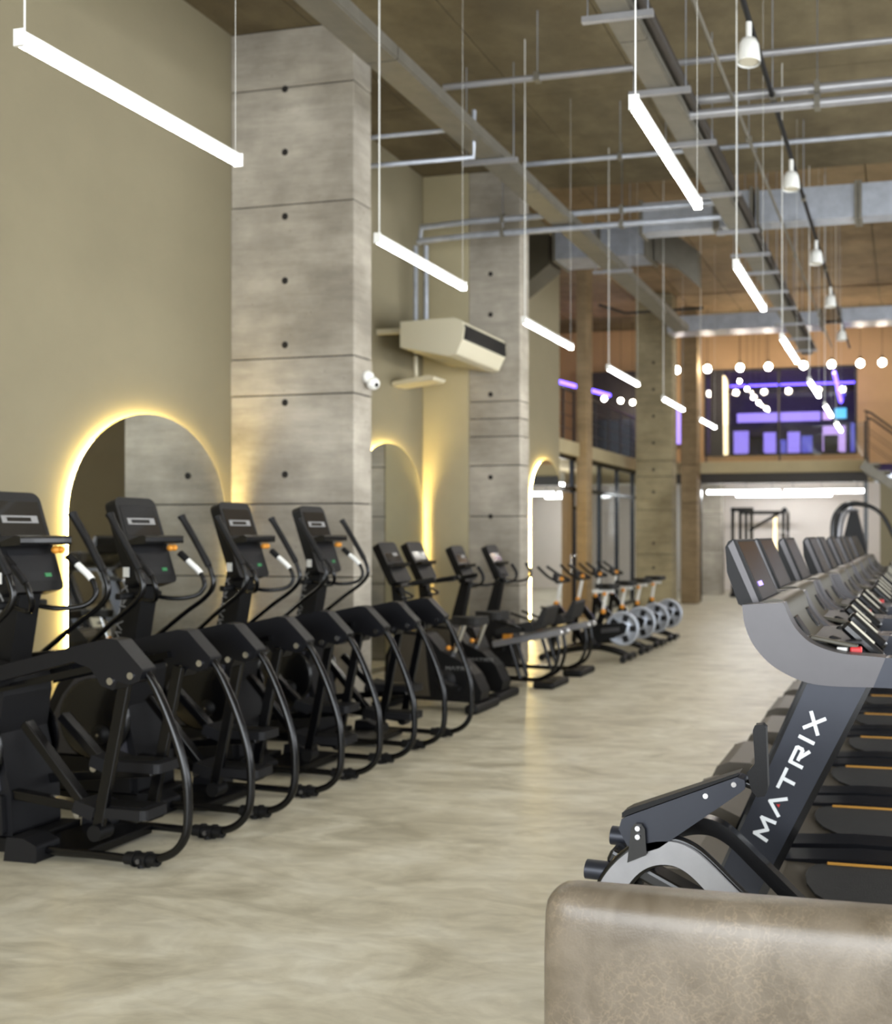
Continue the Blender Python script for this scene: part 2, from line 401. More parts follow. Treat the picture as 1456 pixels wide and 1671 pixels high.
def column(label, x0, x1, y0, y1, z1, joints, holes, hx, material='concrete'):
    t = thing('concrete_column', ((x0 + x1) / 2, (y0 + y1) / 2, 0), label, 'column', 'board-marked concrete columns')
    cx, cy = (x0 + x1) / 2, (y0 + y1) / 2; w, d = (x1 - x0) / 2, (y1 - y0) / 2
    MB().box2((-w + 0.012, -d + 0.012, 0), (w - 0.012, d - 0.012, z1)).build('core', 'hole_dark', t)
    zs = [0] + sorted(joints) + [z1]
    for a, b in zip(zs[:-1], zs[1:]):
        e = random.uniform(-0.003, 0.003)
        MB().box2((-w + e, -d + e, a + 0.005), (w - e, d - e, b - 0.005)).build('concrete_lift', material, t, 0.006, 1)
    for z in holes:
        MB().lathe((hx - cx, -d, z), [(0.032, -0.004), (0.03, -0.006), (0.018, -0.006), (0.016, -0.004), (0.0005, -0.0045)], 'y', 12).build('tie_hole', 'hole_dark', t)
    return t
column('wide pale concrete column nearest the camera, right of the first arched mirror', W, -4.88, 8.0, 8.30, H1 - 0.004,
       [1.26, 1.93, 2.93, 3.27, 4.68, 5.76], [2.2, 2.86, 3.39, 3.98, 4.57, 5.16, 5.74], -5.58)
column('concrete column behind the white air conditioner, beside the second arched mirror', -5.5, -4.80, 11.7, 12.0, H1 - 0.004,
       [1.0, 1.88, 2.53, 2.9, 3.13, 3.35], [1.88, 2.38, 3.44, 4.46, 4.98], -5.2)
column('freestanding tall concrete column in front of the mezzanine', -5.97, -5.12, 21.3, 21.75, H2 - 0.006,
       [1.2, 2.2, 2.95, 3.3], [0.9, 1.45, 2.6, 3.1, 3.7, 4.3, 4.9, 5.5], -5.55, 'concrete_warm_lit')
column('slim brown concrete column just right of the freestanding one, at the mezzanine edge', -5.26, -4.86, 22.75, 23.15, H2 - 0.006, [2.4, 3.3, 4.6], [], 0, 'concrete_orange_lit')
column('pale concrete column standing inside the lit room under the mezzanine', -5.5, -4.95, 26.3, 26.8, 3.12, [1.2, 2.2], [], 0)
# plastered pilaster between wall and second column, narrow post at the end of the wall
struct(MB().box2((W, 11.7, 0), (-5.505, 12.0, H1 - 0.004)).build('trim_1', 'plaster_pale', None, 0.01), 'cream plastered pilaster beside concrete column')
struct(MB().box2((-6.37, 18.4, 0), (-6.15, 18.75, H2 - 0.006)).build('trim_2', 'concrete_orange_lit', None, 0.01), 'narrow concrete post carrying the mezzanine edge')
struct(MB().box2((-7.2, 16.87, 3.46), (-6.36, 17.05, H2 - 0.006)).build('wall_mezzanine_side', 'concrete_orange_lit'), 'brown concrete wall above mezzanine')

# ---------------------------------------------------------------- mezzanine
struct(MB().box2((-10.2, 16.87, 3.18), (-6.3, 30.0, 3.45)).build('trim_3', 'slab_edge', None, 0.01), 'mezzanine slab along the left side')
struct(MB().box2((-6.3, 23.5, 3.14), (-0.9, 30.0, 3.42)).build('trim_4', 'slab_edge', None, 0.01), 'mezzanine slab across the far end')
struct(MB().box2((-6.3, 23.62, 2.9), (-0.9, 23.8, 3.138)).build('trim_5', 'rail_dark'), 'dark beam under mezzanine edge')
struct(MB().box2((-10.4, 16.85, 0), (-10.2, 30.2, 3.2)).build('wall_lower_left', 'white_wall'))
struct(MB().box2((-10.4, 16.85, 3.45), (-10.2, 30.2, H2)).build('wall_upper_left', 'warm_lit_wall'))
struct(MB().box2((-10.2, 28.5, 0), (6.5, 28.7, 3.14)).build('wall_far', 'white_wall'), 'white wall of the lit room under the mezzanine')
# upper facade at Y=25 around the glazed violet room
m = MB().box2((-10.2, 25.0, 3.45), (-8.2, 25.2, H2)).box2((-6.9, 25.0, 3.45), (-5.15, 25.2, H2)).box2((-1.22, 25.0, 3.43), (6.5, 25.2, H2)).box2((-8.2, 25.0, 5.95), (-6.9, 25.2, H2)).box2((-5.15, 25.0, 5.92), (-1.22, 25.2, H2)).box2((-5.15, 25.0, 3.43), (-1.22, 25.2, 3.68))
struct(m.build('wall_upper_far', 'warm_lit_wall'), 'wall of the upper floor, warm lamplight in its colour, around the glazed violet room')
m = MB().box2((-10.2, 29.3, 3.45), (6.5, 29.5, H2)).box2((-8.4, 25.25, 5.9), (-1.0, 29.3, 6.0)).box2((-1.15, 25.25, 3.45), (-1.0, 29.3, 5.9)).box2((-5.4, 25.25, 3.45), (-5.25, 29.3, 5.9))
struct(m.build('wall_violet_room', 'violet_lit_wall'), 'dim violet room behind upper glazing')
m = MB()
for x in (-5.12, -3.2, -1.25): m.box2((x - 0.03, 24.98, 3.68), (x + 0.03, 25.06, 5.92))
m.box2((-5.15, 24.98, 5.86), (-1.22, 25.06, 5.92)); m.box2((-5.15, 24.98, 3.68), (-1.22, 25.06, 3.73))
wv = struct(m.build('window_3', 'dark_panel'), 'wide glazing of the violet room')
for a, b in ((-5.09, -3.23), (-3.17, -1.28)):
    MB().box2((a, 25.01, 3.73), (b, 25.02, 5.86)).build('pane', 'glass', wv)
MB().box2((-4.98, 24.93, 3.68), (-4.62, 24.99, 5.9)).build('curtain', 'dark_panel', wv)
m = MB()
for k in range(5):
    m.cyl((-4.6 + k * 0.018, 24.9 + 0.03 * (k % 2), 3.7), (-4.62 + k * 0.02, 24.9 + 0.03 * (k % 2), 5.75 - 0.01 * k * k), 0.022, n=8)
m.build('light_drape', 'backlit_cream', wv)
# violet screens inside
def screen(label, x0, x1, z0, z1, material, y=28.6):
    t = thing('video_screen', ((x0 + x1) / 2, y, z0), label, 'screen', 'screens in the violet room')
    w, h = (x1 - x0) / 2, z1 - z0
    MB().box2((-w - 0.012, 0, -0.012), (w + 0.012, 0.08, h + 0.012)).build('casing', 'black_plastic', t)
    MB().box2((-w, -0.01, 0), (w, 0.0, h)).build('panel', material, t)
    return t
screen('long violet light band high in the upstairs room', -4.9, -2.45, 4.95, 5.22, 'screen_violet')
screen('pink end of the light band high in the upstairs room', -2.38, -2.12, 4.97, 5.22, 'screen_pink')
screen('small cyan screen at the right end of the violet light band', -2.04, -1.7, 5.0, 5.3, 'screen_cyan')
screen('tall violet screen at the left edge of the upstairs room', -5.0, -4.55, 3.75, 4.7, 'screen_violet')
for k, (xa, xb, zb, mt) in enumerate(((-4.42, -4.12, 4.45, 'screen_blue'), (-4.08, -3.72, 4.62, 'screen_violet'), (-3.68, -3.42, 4.40, 'screen_blue'), (-3.38, -3.02, 4.62, 'screen_violet'), (-2.98, -2.66, 4.5, 'screen_blue'))):
    screen('%s violet panel from the left in the low row of the upstairs room' % ORD[k], xa, xb, 3.8, zb, mt, 28.4)
screen('bright pink violet screen right of centre in the upstairs room', -2.35, -1.7, 3.8, 4.75, 'screen_pink', 28.2)
screen('narrow blue screen at the right of the upstairs room', -1.6, -1.25, 3.9, 4.9, 'screen_blue', 28.9)
screen('small violet screen seen between the two columns of the mezzanine', -6.85, -5.6, 4.0, 5.0, 'screen_violet', 24.85)
t = thing('violet_strip_light', (-3.1, 27.5, 5.88), 'long violet strip light on the ceiling of the upstairs room', 'lamp')
MB().box2((-1.8, -0.06, -0.03), (1.8, 0.06, 0.0)).build('diffuser', 'purple_tube', t)
MB().box2((-1.82, -0.08, 0.0), (1.82, 0.08, 0.015)).build('housing', 'black_plastic', t)
for x, z, lab in ((-4.15, 3.46, 'left'), (-2.05, 3.46, 'right')):
    t = thing('desk_chair', (x, 27.6, z), 'dark %s-hand desk chair silhouetted against the violet screens' % lab, 'chair', 'chairs in the violet room')
    MB().box2((-0.24, -0.24, 0.42), (0.24, 0.24, 0.5)).build('seat', 'black_plastic', t, 0.02)
    MB().box2((-0.2, -0.27, 0.5), (0.2, -0.21, 0.95)).build('backrest', 'black_plastic', t, 0.02)
    MB().cyl((0, 0, 0.0), (0, 0, 0.42), 0.04).build('stem', 'black_steel', t)

# glazed fronts below and railings above on the left wing
m = MB()
for y in (17.0, 18.35, 18.8, 20.1, 21.4, 22.7, 23.45): m.box2((-6.48, y - 0.04, 0), (-6.40, y + 0.04, 3.18))
m.box2((-6.48, 16.9, 2.5), (-6.40, 23.5, 2.58)); m.box2((-6.48, 16.9, 0), (-6.40, 23.5, 0.08)); m.box2((-6.48, 16.9, 3.1), (-6.40, 23.5, 3.18))
wf = struct(m.build('window_4', 'black_steel'), 'black framed glazing under the mezzanine')
for a, b in ((18.84, 20.06), (20.14, 21.36), (21.44, 22.66), (22.74, 23.41)):
    MB().box2((-6.445, a, 0.08), (-6.435, b, 2.5)).build('pane', 'glass', wf)
    MB().box2((-6.445, a, 2.58), (-6.435, b, 3.1)).build('pane', 'glass', wf)
d = struct(MB().box2((-6.445, 17.1, 0.02), (-6.40, 18.25, 2.46)).build('door_1', 'wood_door', None, 0.006), 'brown timber door between dark jambs')
MB().cyl((-6.37, 18.1, 0.9), (-6.37, 18.1, 1.25), 0.012).build('handle', 'chrome', d)
m = MB()
for x in (-6.3, -5.0, -0.95): m.box2((x - 0.05, 23.64, 0), (x + 0.05, 23.76, 2.9))
wf2 = struct(m.build('window_5', 'black_steel'), 'black frame posts of the opening under the far mezzanine')
MB().box2((-6.25, 23.69, 0.05), (-5.05, 23.70, 2.9)).build('pane', 'glass', wf2)

def railing(label, p, q, n, z):
    t = thing('railing', ((p[0] + q[0]) / 2, (p[1] + q[1]) / 2, z), label, 'railing', 'mezzanine railings')
    P, Q = Vector((p[0], p[1], 0)), Vector((q[0], q[1], 0)); c = (P + Q) / 2; P -= c; Q -= c
    up = Vector((0, 0, 1))
    MB().bar(P + up * 1.0, Q + up * 1.0, 0.05, 0.05).build('handrail', 'rail_dark', t)
    for k, zz in enumerate((0.25, 0.5, 0.75)): MB().cyl(P + up * zz, Q + up * zz, 0.008, n=6).build('wire', 'rail_dark', t)
    for k in range(n):
        a = P.lerp(Q, k / (n - 1)); MB().bar(a, a + up * 1.0, 0.04, 0.04).build('post', 'rail_dark', t)
railing('dark railing on the left mezzanine between wall and narrow post', (-6.4, 17.1), (-6.4, 18.35), 3, 3.45)
railing('dark railing on the left mezzanine behind the freestanding column', (-6.4, 18.8), (-6.4, 23.4), 6, 3.45)
t = thing('railing', (-3.0, 23.6, 3.42), 'low glass balustrade along the far mezzanine edge', 'railing', 'mezzanine railings')
for a, b in ((-1.8, -0.02), (0.02, 2.0)): MB().box2((a, 0.0, 0.02), (b, 0.012, 0.9)).build('glass_panel', 'glass', t)
for x in (-1.82, 0, 2.03): MB().box2((x - 0.02, -0.01, 0), (x + 0.02, 0.02, 0.45 if x == 0 else 0.92)).build('post', 'rail_dark', t)
t = thing('dark_screen_wall', (-7.55, 24.6, 3.45), 'dark box with violet tube light on the left mezzanine', 'partition')
MB().box2((-0.75, 0, 0), (0.65, 0.3, 2.45)).build('box', 'dark_panel', t)
MB().box2((-0.72, -0.02, 0.1), (0.62, -0.002, 1.2)).build('glass_front', 'black_gloss', t)

# stair at the right end of the mezzanine, going down to the right
t = thing('staircase', (-0.88, 22.9, 0), 'steel staircase with wire railing at the right of the far mezzanine', 'staircase')
n = 19; rise, run = 3.42 / (n + 1), 0.235
for k in range(n):
    MB().box2((0.02 + k * run, -0.6, 3.42 - (k + 1) * rise - 0.04), (0.02 + k * run + 0.27, 0.6, 3.42 - (k + 1) * rise)).build('tread', 'galvanised_dull', t)
for y in (-0.64, 0.64):
    MB().bar((-0.1, y, 3.22), (n * run + 0.1, y, 0.02), 0.06, 0.2).build('stringer', 'galvanised_dull', t)
    MB().tube([(-0.05, y, 4.42), (0.1, y, 4.36), (n * run + 0.1, y, 1.0)], 0.025).build('handrail', 'rail_dark', t)
    for k in range(0, n + 1, 3):
        MB().cyl((k * run, y, 3.3 - k * rise), (k * run, y, 4.42 - k * rise), 0.018, n=6).build('post', 'rail_dark', t)
    for dz in (0.3, 0.6):
        MB().cyl((0, y, 3.45 + dz), (n * run, y, 0.12 + dz), 0.006, n=6).build('wire', 'rail_dark', t)
MB().box2((0.0, -0.6, 3.1), (-0.02, 0.6, 3.4)).build('riser', 'galvanised_dull', t)
m = MB().prism([(0.3, 0), (n * run, 0), (0.3, 3.0)], -0.62, -0.58); m.build('side_panel', 'plaster', t)

# ---------------------------------------------------------------- lights of the upper floor and the lit room
def bulb(label, p, r=0.085, group='globe bulbs of the upper floor', top=H2 - 0.01):
    t = thing('globe_lamp', p, label, 'lamp', group)
    MB().ball((0, 0, 0), r, 12, 8).build('globe', 'bulb_white', t)
    MB().cyl((0, 0, r * 0.9), (0, 0, r * 0.9 + 0.08), 0.03, n=8).build('socket', 'black_plastic', t)
    MB().cyl((0, 0, r), (0, 0, top - p[2]), 0.005, n=6).build('cord', 'black_plastic', t)
row = [-5.42, -4.66, -3.87, -3.19, -2.36, -1.71, -1.05, -0.55]
for k, x in enumerate(row):
    bulb('%s white globe bulb from the left in the row along the far mezzanine' % ORD[k], (x, 23.0, 5.61))
for k, (x, y, z) in enumerate([(-4.05, 24.0, 5.45), (-3.92, 24.35, 5.3), (-3.80, 24.6, 5.12), (-3.68, 24.75, 5.0), (-3.5, 24.85, 4.86)]):
    bulb('%s small globe bulb of the slanting string before the violet glazing' % ORD[k], (x, y, z), 0.045)
for k, (x, y) in enumerate([(-7.3, 23.2), (-7.0, 23.6), (-6.8, 24.0)]):
    bulb('%s small globe bulb above the left mezzanine box' % ORD[k], (x, y, 5.0), 0.06)
for lab, p, q in (('slanting violet tube light before the violet glazing', (-1.66, 23.2, 5.45), (-1.62, 25.0 - 0.1, 5.0)), ('slanting violet tube light above the left mezzanine', (-7.9, 21.6, 5.2), (-7.1, 23.0, 5.05))):
    P, Q = Vector(p), Vector(q); t = thing('violet_tube_light', p, lab, 'lamp', 'violet tube lights')
    MB().cyl((0, 0, 0), Q - P, 0.045, n=8).build('tube', 'purple_tube', t)
    MB().cyl((0, 0, 0.02), (0, 0, H2 - 0.01 - p[2]), 0.005, n=6).build('cord', 'black_plastic', t)
for k, (x0, x1, y, lab) in enumerate(((-5.0, -3.15, 24.7, 'left long fluorescent light under the far mezzanine'), (-3.0, -1.0, 24.7, 'right long fluorescent light under the far mezzanine'), (-4.6, -2.0, 26.8, 'deeper fluorescent light inside the lit room'))):
    t = thing('ceiling_tube_light', ((x0 + x1) / 2, y, 2.72), lab, 'lamp', 'tube lights under the mezzanine')
    w = (x1 - x0) / 2
    MB().box2((-w, -0.06, -0.03), (w, 0.06, 0.05)).build('tube', 'tube_cool', t)
    MB().box2((-w, -0.08, 0.05), (w, 0.08, 0.09)).build('housing', 'white_plastic', t)
    for s in (-w * 0.8, w * 0.8): MB().cyl((s, 0, 0.09), (s, 0, 0.415), 0.008, n=6).build('rod', 'steel_tube', t)
for k, (x, y) in enumerate(((-8.3, 19.5), (-8.3, 22.0))):
    t = thing('ceiling_tube_light', (x, y, 2.85), ('nearer' if k == 0 else 'farther') + ' fluorescent light behind the left glazing', 'lamp', 'tube lights under the mezzanine')
    MB().box2((-0.06, -0.9, -0.03), (0.06, 0.9, 0.05)).build('tube', 'tube_bright', t)
    MB().box2((-0.08, -0.9, 0.05), (0.08, 0.9, 0.325)).build('housing', 'white_plastic', t)
for k, (x, z0, z1) in enumerate(((-4.93 - 1.05, 0.25, 2.3), (-3.75, 0.6, 2.2))):
    t = thing('light_strip', (x, 28.46, z0), ('left' if k == 0 else 'right') + ' glowing cream vertical strip on the wall of the lit room', 'lamp', 'wall strips')
    MB().box2((-0.06, -0.02, 0), (0.06, 0, z1 - z0)).build('strip', 'backlit_cream', t)
    MB().box2((-0.08, 0.0, -0.02), (0.08, 0.03, z1 - z0 + 0.02)).build('channel', 'black_plastic', t)

# ---------------------------------------------------------------- arched back-lit mirrors
def arch_mirror(label, yc, r, top, z0=0.06):
    t = thing('arched_mirror', (W, yc, 0), label, 'mirror', 'back-lit arched mirrors')
    def outline(rr, n=40):
        zc = top - r; P = [(-rr, z0 + (r - rr)), (-rr, zc)]
        P += [(-rr * math.cos(math.pi * k / n), zc + rr * math.sin(math.pi * k / n)) for k in range(1, n)]
        return P + [(rr, zc), (rr, z0 + (r - rr))]
    MB().prism(outline(r - 0.008), 0.045, 0.055, 'yz').build('mirror_glass', 'mirror_glass', t)
    MB().prism(outline(r - 0.09), 0.002, 0.0445, 'yz').build('backing', 'black_plastic', t)
    MB().tube([(0.022, y, z) for y, z in outline(r - 0.035)], 0.011, 8).build('led_strip', 'led_warm', t)
arch_mirror('first glowing arched mirror, nearest the camera, behind the ellipticals', 7.0, 0.87, 2.65)
arch_mirror('second glowing arched mirror, between the two concrete columns', 10.80, 0.83, 2.76)
arch_mirror('third glowing arched mirror, past the second column', 16.08, 0.74, 2.95)

# ================================================================ ceiling services
def pendant(label, x, y, z, length, group):
    t = thing('linear_pendant', (x, y, z), label, 'lamp', group)
    top = (H1 if y + length < YS - 0.2 else H2) - 0.006
    topa = (H1 if y + 0.06 < YS else H2) - 0.006; topb = (H1 if y + length - 0.06 < YS else H2) - 0.006
    MB().box2((-0.021, 0.012, -0.026), (0.021, length - 0.012, 0.012)).build('diffuser', 'lamp_white', t, 0.006)
    MB().box2((-0.018, 0.0125, 0.0125), (0.018, length - 0.0125, 0.036)).build('housing', 'white_plastic', t)
    for yy, tp in ((0.03, topa), (length - 0.03, topb)):
        MB().box2((-0.024, yy - 0.03 if yy < 0.1 else yy + 0.018, -0.029), (0.024, yy - 0.018 if yy < 0.1 else yy + 0.03, 0.04)).build('end_cap', 'white_plastic', t)
        MB().cyl((0, yy, 0.04), (0, yy, tp - z), 0.0042 if yy < 0.1 else 0.0012, n=6).build('cable', 'white_plastic', t)
for k, y in enumerate((3.28, 6.02, 8.62, 11.27, 13.98, 16.65)):
    pendant('%s glowing linear pendant from the camera in the row above the ellipticals' % ORD[k], -3.5, y, 3.65, 1.34, 'linear pendants above the ellipticals')
for k, y in enumerate((4.25, 6.95, 9.6, 12.36, 14.75, 17.1)):
    pendant('%s glowing linear pendant from the camera in the row above the treadmills' % ORD[k], -1.2, y, 3.59, 1.4, 'linear pendants above the treadmills')

def cable_tray(label, x, z, y0, y1, w, h, material, bars=None):
    t = thing('cable_tray', (x, y0, z), label, 'cable tray', 'galvanised cable trays')
    L = y1 - y0; k = 0.0
    while k < L - 0.01:
        e = min(k + 3.0, L)
        MB().box2((-w / 2, k + 0.006, 0), (w / 2, e - 0.006, 0.012)).build('tray_base', material, t)
        for s in (-1, 1):
            MB().box2((s * w / 2 - 0.012, k + 0.006, 0.0125), (s * w / 2 + 0.012, e - 0.006, h)).build('side_rail', material, t)
        k = e
    for yy in (bars or []):
        yy -= y0; top = (H1 if yy + y0 < YS - 0.15 else H2) - 0.006 - z
        MB().box2((-w / 2 - 0.16, yy - 0.02, -0.045), (w / 2 + 0.16, yy + 0.02, -0.002)).build('trapeze_bar', 'bright_paint', t)
        for s in (-1, 1):
            MB().cyl((s * (w / 2 + 0.12), yy, -0.04), (s * (w / 2 + 0.12), yy, top), 0.004, n=6).build('hanger_rod', 'galvanised', t)
cable_tray('wide galvanised cable tray running above the ellipticals', -4.03, 5.36, 1.0, 17.5, 0.26, 0.11, 'galvanised_dull', [9.05, 13.2])
cable_tray('galvanised cable tray on white hanger bars left of the bell lamps', -1.98, 5.30, 1.0, 20.0, 0.20, 0.10, 'galvanised_dull',
           [6.6, 7.8, 8.9, 10.3, 11.6, 12.6, 13.5, 14.6, 15.7, 16.9, 18.2, 19.4])
# round conduit beside the right tray and two thin cables
def pipe(name, label, pts, r, material, group, cat='pipe', clamps=()):
    c = Vector(pts[0]); t = thing(name, c, label, cat, group)
    MB().tube([Vector(p) - c for p in pts], r, 10).build('pipe_run', material, t)
    for p in clamps:
        p = Vector(p) - c; top = (H1 if p.y + c.y < YS - 0.15 else H2) - 0.006 - c.z
        MB().box(p, (0.05, 2 * r + 0.02, 2 * r + 0.02)).build('clamp', 'galvanised_dull', t)
        MB().cyl(p + Vector((0, 0, r)), (p.x, p.y, top), 0.004, n=6).build('hanger_rod', 'galvanised', t)
    return t
pipe('conduit', 'dark round conduit running beside the right cable tray', [(-1.82, 1, 5.40), (-1.82, 19.8, 5.40)], 0.045, 'rail_dark', 'conduits')
pipe('conduit', 'thin black cable carrying the white bell lamps', [(-1.13, 1, 5.42), (-1.13, 20.0, 5.42)], 0.022, 'black_plastic', 'conduits', clamps=[(-1.13, y, 5.42) for y in (3, 8.4, 11, 14, 17)])
pipe('conduit', 'thin grey conduit between right tray and black cable', [(-1.48, 1, 5.44), (-1.48, 20.0, 5.44)], 0.016, 'galvanised_dull', 'conduits', clamps=[(-1.48, y, 5.44) for y in (5, 9.3, 13.3, 17)])
pipe('ceiling_pipe', 'nearest thin pipe crossing under the ceiling from the left tray', [(-4.1, 8.2, 5.70), (6.4, 8.2, 5.70)], 0.028, 'bright_paint', 'crossing pipes', clamps=[(-3.2, 8.2, 5.7), (0.5, 8.2, 5.7)])
pipe('ceiling_pipe', 'second thin pipe crossing under the ceiling from the left tray', [(-4.1, 10.1, 5.70), (6.4, 10.1, 5.70)], 0.026, 'galvanised', 'crossing pipes', clamps=[(-3.0, 10.1, 5.7), (0.5, 10.1, 5.7)])
pipe('ceiling_pipe', 'short vertical pipe drop at the left tray', [(-4.0, 8.62, 5.66), (-4.0, 8.62, 5.22), (-5.3, 8.62, 5.22)], 0.022, 'galvanised', 'crossing pipes')
pipe('ceiling_pipe', 'short pipe from first column to the left tray', [(-5.3, 8.45, 5.42), (-4.2, 8.45, 5.42)], 0.02, 'galvanised', 'crossing pipes')
for k, dz in enumerate((0.0, 0.17)):
    lab = ('lower', 'upper')[k]
    pipe('ceiling_pipe', '%s of two bright pipes crossing in front of the duct at left' % lab, [(-5.95, 11.2 + 0.05 * k, 5.28), (-5.9, 11.2, 5.30 + dz), (-5.2, 11.15, 5.31 + dz), (-2.1, 11.2, 5.34 + dz)], 0.035, 'galvanised', 'crossing pipes', clamps=[(-4.8, 11.16, 5.32 + dz), (-3.3, 11.18, 5.33 + dz)])
    pipe('ceiling_pipe', '%s of two bright pipes crossing right of the right tray' % lab, [(-1.95, 8.45, 5.35 + dz * 0.75), (6.4, 8.45, 5.35 + dz * 0.75)], 0.04, 'bright_paint', 'crossing pipes', clamps=[(-0.75, 8.45, 5.35 + dz * 0.75), (2.5, 8.45, 5.35 + dz * 0.75)])
for k, x in enumerate((-5.98, -5.84)):
    pipe('riser_pipe', '%s vertical pipe dropping to the air conditioner' % ('left', 'right')[k], [(x, 11.2, 5.24), (x, 11.2, 4.0), (x, 11.2, 3.9)], 0.03, 'galvanised', 'riser pipes')
# bell lamps
for k, y in enumerate((4.6, 7.1, 9.80, 12.56, 14.97, 17.6)):
    t = thing('bell_lamp', (-1.13, y, 5.20), '%s small white bell lamp from the camera along the black cable' % ORD[k], 'lamp', 'bell lamps')
    MB().lathe((0, 0, 0), [(0.085, -0.10), (0.088, -0.09), (0.075, 0.03), (0.055, 0.07), (0.03, 0.08), (0.001, 0.082)], 'z', 16).build('shade', 'white_plastic', t)
    MB().cyl((0, 0, -0.09), (0, 0, -0.06), 0.07, n=16).build('lens', 'cream_pad', t)
    MB().cyl((0, 0, 0.08), (0, 0, 0.197), 0.022, n=8).build('stem', 'white_plastic', t)

# ducts
def duct(label, segs, origin, material='galvanised'):
    t = thing('air_duct', origin, label, 'duct', 'galvanised air ducts'); O = Vector(origin)
    for (a, b) in segs:
        a, b = Vector(a) - O, Vector(b) - O
        MB().box2(a, b).build('duct_section', material, t)
        for x in (a.x, b.x):
            MB().box2((x - 0.02, a.y - 0.03, a.z - 0.03), (x + 0.02, b.y + 0.03, b.z + 0.03)).build('flange', 'galvanised_dull', t)
    return t
duct('large bright galvanised duct crossing the ceiling at right', [((-1.80, 12.02, 5.50), (-0.6, 12.31, 5.90)), ((-0.55, 12.02, 5.50), (1.4, 12.31, 5.90)), ((1.45, 12.02, 5.50), (3.6, 12.31, 5.90)), ((3.65, 12.02, 5.50), (6.4, 12.31, 5.90))], (-1.80, 12.02, 5.50))
duct('galvanised duct section between the two trays', [((-3.3, 12.05, 5.49), (-2.35, 12.31, 5.86)), ((-2.3, 12.02, 5.49), (-1.88, 12.31, 5.92))], (-3.3, 12.05, 5.49))
t = duct('boxy galvanised duct unit by the second column', [((-5.1, 13.75, 5.72), (-4.45, 14.35, 6.2)), ((-4.4, 13.75, 5.72), (-3.7, 14.35, 6.2))], (-5.1, 13.75, 5.72))
MB().prism([(-0.85, -0.6), (-0.1, -0.05), (-0.1, 0.4), (-0.85, 0.42)], 0.05, 0.55).build('elbow', 'dash_grey', t)
MB().prism([(1.44, 0.0), (1.75, -0.1), (2.1, -0.4), (2.1, 0.1), (1.7, 0.4), (1.44, 0.42)], 0.34, 0.58).build('flexible_bend', 'galvanised_dull', t)
duct('far bright galvanised duct crossing before the mezzanine', [((-4.9, 19.9, 5.88), (-2.4, 20.5, 6.2)), ((-2.35, 19.9, 5.88), (-1.7, 20.5, 6.16)), ((-1.3, 19.9, 5.92), (0.9, 20.5, 6.2)), ((0.95, 19.9, 5.92), (6.4, 20.5, 6.2))], (-4.9, 19.9, 5.88))
pipe('ceiling_pipe', 'sagging pipe far back at the left, below the duct unit', [(-6.1, 19.0, 6.3), (-5.6, 19.2, 6.15), (-4.0, 19.3, 6.2)], 0.03, 'rail_dark', 'crossing pipes')
pipe('ceiling_pipe', 'long dark pipe crossing high above the far mezzanine', [(-4.8, 22.2, 6.4), (6.4, 22.2, 6.45)], 0.035, 'rail_dark', 'crossing pipes')

# air conditioner hung in front of the second mirror bay
t = thing('air_conditioner', (-4.95, 10.4, 3.72), 'cream ceiling-type air conditioner hung between first and second column', 'air conditioner')
MB().prism([(-0.80, 0.10), (-0.80, 0.40), (-0.12, 0.42), (-0.03, 0.38), (0.0, 0.30), (-0.02, 0.16), (-0.10, 0.0), (-0.2, -0.02)], 0, 1.22).build('body', 'ac_white', t, 0.012)
for k in range(4):
    MB().box2((-0.02, 0.05, 0.18 + k * 0.035), (0.012, 1.17, 0.192 + k * 0.035)).build('louvre', 'charcoal', t)
MB().box2((-0.05, 0.03, 0.17), (0.003, 1.19, 0.335)).build('outlet', 'black_plastic', t)
for yy in (0.15, 1.05): MB().box2((-1.195, yy, 0.3), (-0.78, yy + 0.05, 0.36)).build('bracket', 'ac_white', t)
t = thing('drain_tray', (-5.85, 10.9, 3.46), 'small cream drain tray below the air conditioner', 'tray')
MB().prism([(-0.29, 0.0), (0.25, 0.06), (0.28, 0.1), (0.2, 0.12), (-0.29, 0.05)], 0, 0.3).build('tray', 'ac_white', t, 0.01)
MB().cyl((-0.05, 0.15, 0.08), (-0.05, 0.15, 0.38), 0.025).build('drain_pipe', 'ac_white', t)
# small white camera on the aisle side of the first column
t = thing('security_camera', (-4.88, 8.2, 3.04), 'small white dome camera on the edge of the first concrete column', 'camera')
MB().lathe((0, 0, 0.06), [(0.001, 0.0), (0.06, 0.0), (0.06, 0.03), (0.045, 0.06), (0.001, 0.062)], 'x', 14).build('mount', 'white_plastic', t)
MB().ball((0.075, 0, 0.0), 0.06).build('dome', 'white_plastic', t)
MB().ball((0.118, -0.02, -0.015), 0.022).build('lens', 'black_gloss', t)

# ================================================================ cardio machines along the left wall
def pz(mb_poly): return [(-u, z) for u, z in mb_poly]

